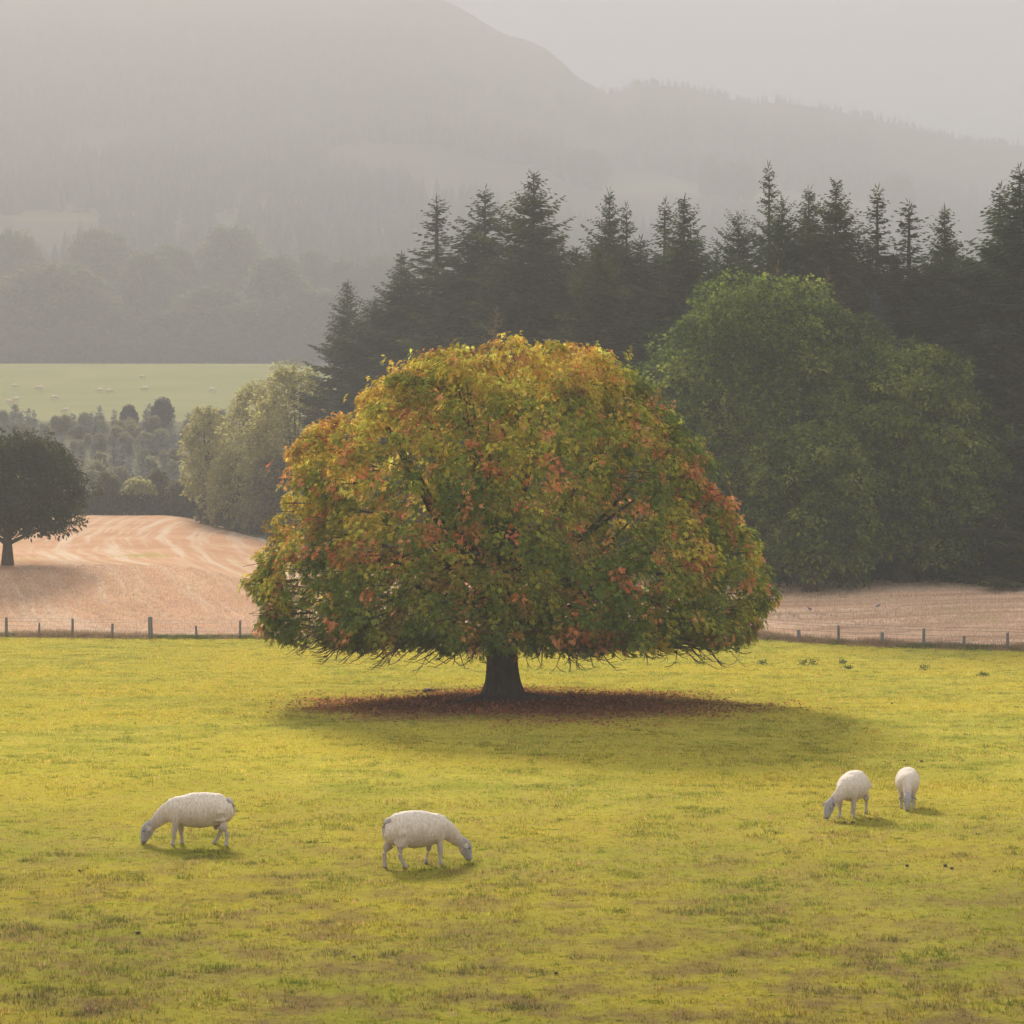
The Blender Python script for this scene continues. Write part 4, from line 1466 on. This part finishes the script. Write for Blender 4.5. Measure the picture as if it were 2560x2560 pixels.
def make_sheep(x, y, heading, scale, legs, label, head_yaw=0, tag=True, male=True, name='sheep', ear_up=0.0):
    e = link(name, None, loc=(x, y, gz(x, y) - .005), rot=(0, 0, heading), scale=scale, label=label, cat='sheep', group='sheep grazing near the tree')
    body, yaw = sheep_body(.013, legs, head_yaw)
    link('body', body, e)
    yw = lambda px_, py_, pz_: yaw((px_, py_, pz_))
    for s in (-1, 1):
        p = yw(.785, s * .058, .318)
        link('ear', EAR, e, loc=p, rot=(R(-20) * s, R(26 - 25 * ear_up), head_yaw + s * R(95)), scale=1.15)
        p = yw(.868, s * .074, .225)
        link('eye', EYE, e, loc=p, rot=(0, 0, head_yaw))
    if tag:
        for s in (-1, 1):
            p = yw(.765, s * .135, .285)
            link('ear_tag', TAG, e, loc=p, rot=(R(90), R(10), head_yaw), scale=1.3)
    # tail
    st = [(-.44, 0, .73, .04, .036), (-.485, 0, .715, .038, .034), (-.525, 0, .68, .034, .03), (-.545, 0, .62, .03, .027), (-.548, 0, .55, .028, .024), (-.545, 0, .49, .02, .018), (-.543, 0, .475, .004, .004)]
    V, Fc = loft(st, 10)
    me = bpy.data.meshes.new('sheep_tail')
    me.from_pydata(V, [], Fc)
    me.materials.append(M['fleece'])
    colored(me, (.60, .53, .47))
    for p_ in me.polygons:
        p_.use_smooth = True
    link('tail', me, e)
    if male:
        link('scrotum', colored(blob('sheep_scrotum', .045, .05, .075, M['fleece'], 12), (.22, .16, .14)), e, loc=(-.27, 0, .315))
    return e

LEGS1 = (('f', -1, .0), ('f', 1, .10), ('h', -1, .19), ('h', 1, -.10))   # side +1 is the sheep's left
def sheep_spot(px, p):
    return at(px, p, 20, 60)
# 1: profile, facing left -> heading 180
x, y = sheep_spot(495, 2112)
make_sheep(x + .02, y, R(178), 1.0, (('f', 1, .07), ('f', -1, -.04), ('h', 1, -.05), ('h', -1, .19)), 'white sheep at the far left, in profile, grazing with its head to the left')
# 2: facing right and a little away
x, y = sheep_spot(1040, 2164)
make_sheep(x, y, R(31), .98, (('f', -1, .02), ('f', 1, -.10), ('h', -1, .16), ('h', 1, -.06)), 'white sheep below the tree, grazing with its head to the right and rump showing', head_yaw=R(-6))
# 3: towards the camera and left
x, y = sheep_spot(2135, 2042)
make_sheep(x, y + .15, R(244), .93, (('f', -1, .06), ('f', 1, -.02), ('h', -1, .05), ('h', 1, -.03)), 'white sheep at the right, turned front-left, left one of the right pair', head_yaw=R(-28), male=False)
# 4: facing the camera
x, y = sheep_spot(2276, 2022)
make_sheep(x, y + .3, R(260), .85, (('f', -1, -.02), ('f', 1, .05), ('h', -1, .0), ('h', 1, .04)), 'white sheep facing the camera head down, rightmost in the pasture', head_yaw=R(0), tag=False, male=False)

# far sheep
fb, _ = sheep_body(.035, LEGS1)
gsf = 'tiny sheep on the far pasture'
base_f = None
for i, (cx_, cy_, lb) in enumerate([(70, 1288, 'tiny sheep highest of those at the far left of the far pasture'), (193, 1297, 'tiny sheep above the dark field tree, second from left up the pasture'),
                        (683, 1243, 'topmost tiny sheep, close under the hazy wood'), (484, 1308, 'left one of two tiny sheep side by side mid pasture'),
                        (525, 1312, 'right one of two tiny sheep side by side mid pasture'), (703, 1300, 'tiny sheep straight below the topmost one'),
                        (1022, 1307, 'tiny sheep furthest right, near the pale tree tops'), (262, 1344, 'tiny lone sheep below and left of the side-by-side pair'),
                        (42, 1365, 'nearest tiny sheep at the far left above the plantation'), (80, 1352, 'tiny sheep just behind the nearest far-left one'),
                        (318, 1406, 'lowest tiny sheep, right at the plantation edge')]):
    x, y = at(cx_ / 1.932, 300 + cy_ / 1.932 + 3, 421, 590)
    o = link('far_sheep', fb, loc=(x, y, gz(x, y) - .02), rot=(0, 0, random.choice([0, math.pi]) + random.uniform(-.5, .5)), scale=1.15, label=lb, cat='sheep', group=gsf)

# pigeons on the stubble
def pigeon(px, p, rz, label):
    x, y = at(px, p, 104, 134)
    e = link('pigeon', None, loc=(x, y, gz(x, y)), rot=(0, 0, rz), scale=.8, label=label, cat='bird', group='pigeons on the stubble')
    V, Fc = loft([(-.26, 0, .13, .02, .008), (-.15, 0, .14, .035, .02), (-.06, 0, .155, .07, .06), (.04, 0, .17, .075, .07), (.11, 0, .20, .045, .05), (.145, 0, .25, .03, .035), (.17, 0, .27, .028, .028), (.20, 0, .265, .006, .006)], 10)
    me = bpy.data.meshes.new('pigeon_body')
    me.from_pydata(V, [], Fc)
    me.materials.append(M['feather'])
    link('body', me, e)
    for s in (-1, 1):
        V, Fc = tube([(0.02, s * .03, .12), (.03, s * .03, .0)], [.008, .008], 5)
        link('leg', mesh_np('pigeon_leg', V, Fc, M['hoof']), e)
pigeon(2195, 1520, R(10), 'darker pigeon on the stubble above the second tall fence post')
pigeon(2025, 1528, R(200), 'pale grey pigeon on the stubble left of the darker one')

# weeds near the fence
def weed(px, p, h, seed, label):
    x, y = at(px, p, 60, 112)
    rs = np.random.default_rng(seed)
    B_ = Bag()
    n1 = 46
    P = np.stack([rs.normal(0, .10, n1), rs.normal(0, .10, n1), rs.uniform(.02, h, n1)], -1)
    D = unit(rs.normal(0, 1, (n1, 3)) + np.array([0, 0, .5]))
    Sd = unit(np.cross(D, rs.normal(0, 1, (n1, 3))))
    B_.add(*kites(P, D, Sd, rs.uniform(.08, .2, n1), np.full(n1, .025), np.full(n1, .2), np.array([[.07, .10, .03]]) * rs.uniform(.6, 1.4, (n1, 1))))
    e = link('thistle', None, loc=(x, y, gz(x, y)), label=label, cat='weed', group='thistles in the pasture near the fence')
    link('foliage', B_.mesh('thistle_foliage', M['leaf']), e)
    T_ = Bag()
    for q in range(4):
        T_.add(*tube([(0, 0, 0), (rs.normal(0, .05), rs.normal(0, .05), h * .6), (rs.normal(0, .12), rs.normal(0, .12), h)], [.008, .006, .003], 4))
    link('stem', T_.mesh('thistle_stem', M['twig']), e)
for i, (px, p, h, lb) in enumerate([(2032, 1662, .5, 'tallest thistle, below the leftmost right-hand fence post'), (2010, 1664, .38, 'thistle just left of the tallest one'),
                                    (2107, 1660, .3, 'bushy low thistle between the second and third right posts'), (1904, 1662, .35, 'thistle beside the right skirt of the orange tree'),
                                    (2312, 1676, .4, 'spreading thistle below the tall post at the right'), (2460, 1690, .2, 'small thistle near the right edge of the photo'),
                                    (2120, 1672, .2, 'smallest dark weed under the bushy low thistle')]):
    weed(px, p, h * .48, 900 + i, lb)

# clods and droppings
def clod_mesh(seed):
    rs = np.random.default_rng(seed)
    me = blob('clod', .09, .07, .05, M['clod'], 9)
    co = np.empty(len(me.vertices) * 3, np.float32)
    me.vertices.foreach_get('co', co)
    co = co.reshape(-1, 3)
    co *= (.7 + .6 * fbm(co + seed, .05, seed))[:, None]
    me.vertices.foreach_set('co', co.astype(np.float32).ravel())
    return me
CM = [clod_mesh(i) for i in range(3)]
for i, (px, p, sc, lb) in enumerate([(345, 2336, .9, 'brown clod in the grass in the lower left of the pasture'), (885, 2395, .6, 'small dark clod low in the photo left of centre'),
                                     (2113, 2060, .9, 'left dark clod in front of the front-left facing sheep'), (2133, 2059, 1.1, 'right dark clod in front of the front-left facing sheep'),
                                     (2303, 1905, 1.2, 'dark clod up the slope behind the right pair of sheep'), (2268, 2167, .8, 'left one of three dark clods at the lower right'),
                                     (2363, 2168, 1.0, 'middle one of three dark clods at the lower right'), (2380, 2172, .8, 'right one of three dark clods at the lower right'),
                                     (2229, 1760, 1.4, 'dark clod in the upper right of the pasture below the fence'), (2500, 1735, 1.6, 'dark clod near the right edge below the fence'),
                                     (2260, 1904, .7, 'small clod left of the one behind the right pair of sheep'), (1380, 2180, .7, 'small brown clod right of the sheep below the tree'),
                                     (200, 2180, .8, 'dark clod at the left below the far left sheep'), (1390, 2440, .7, 'dark clod at the bottom right of centre')]):
    x, y = at(px, p, 20, 105)
    link('clod', CM[i % 3], loc=(x, y, gz(x, y) + .02), rot=(0, 0, i * 1.3), scale=sc * .42, label=lb, cat='clod', group='clods in the grass')
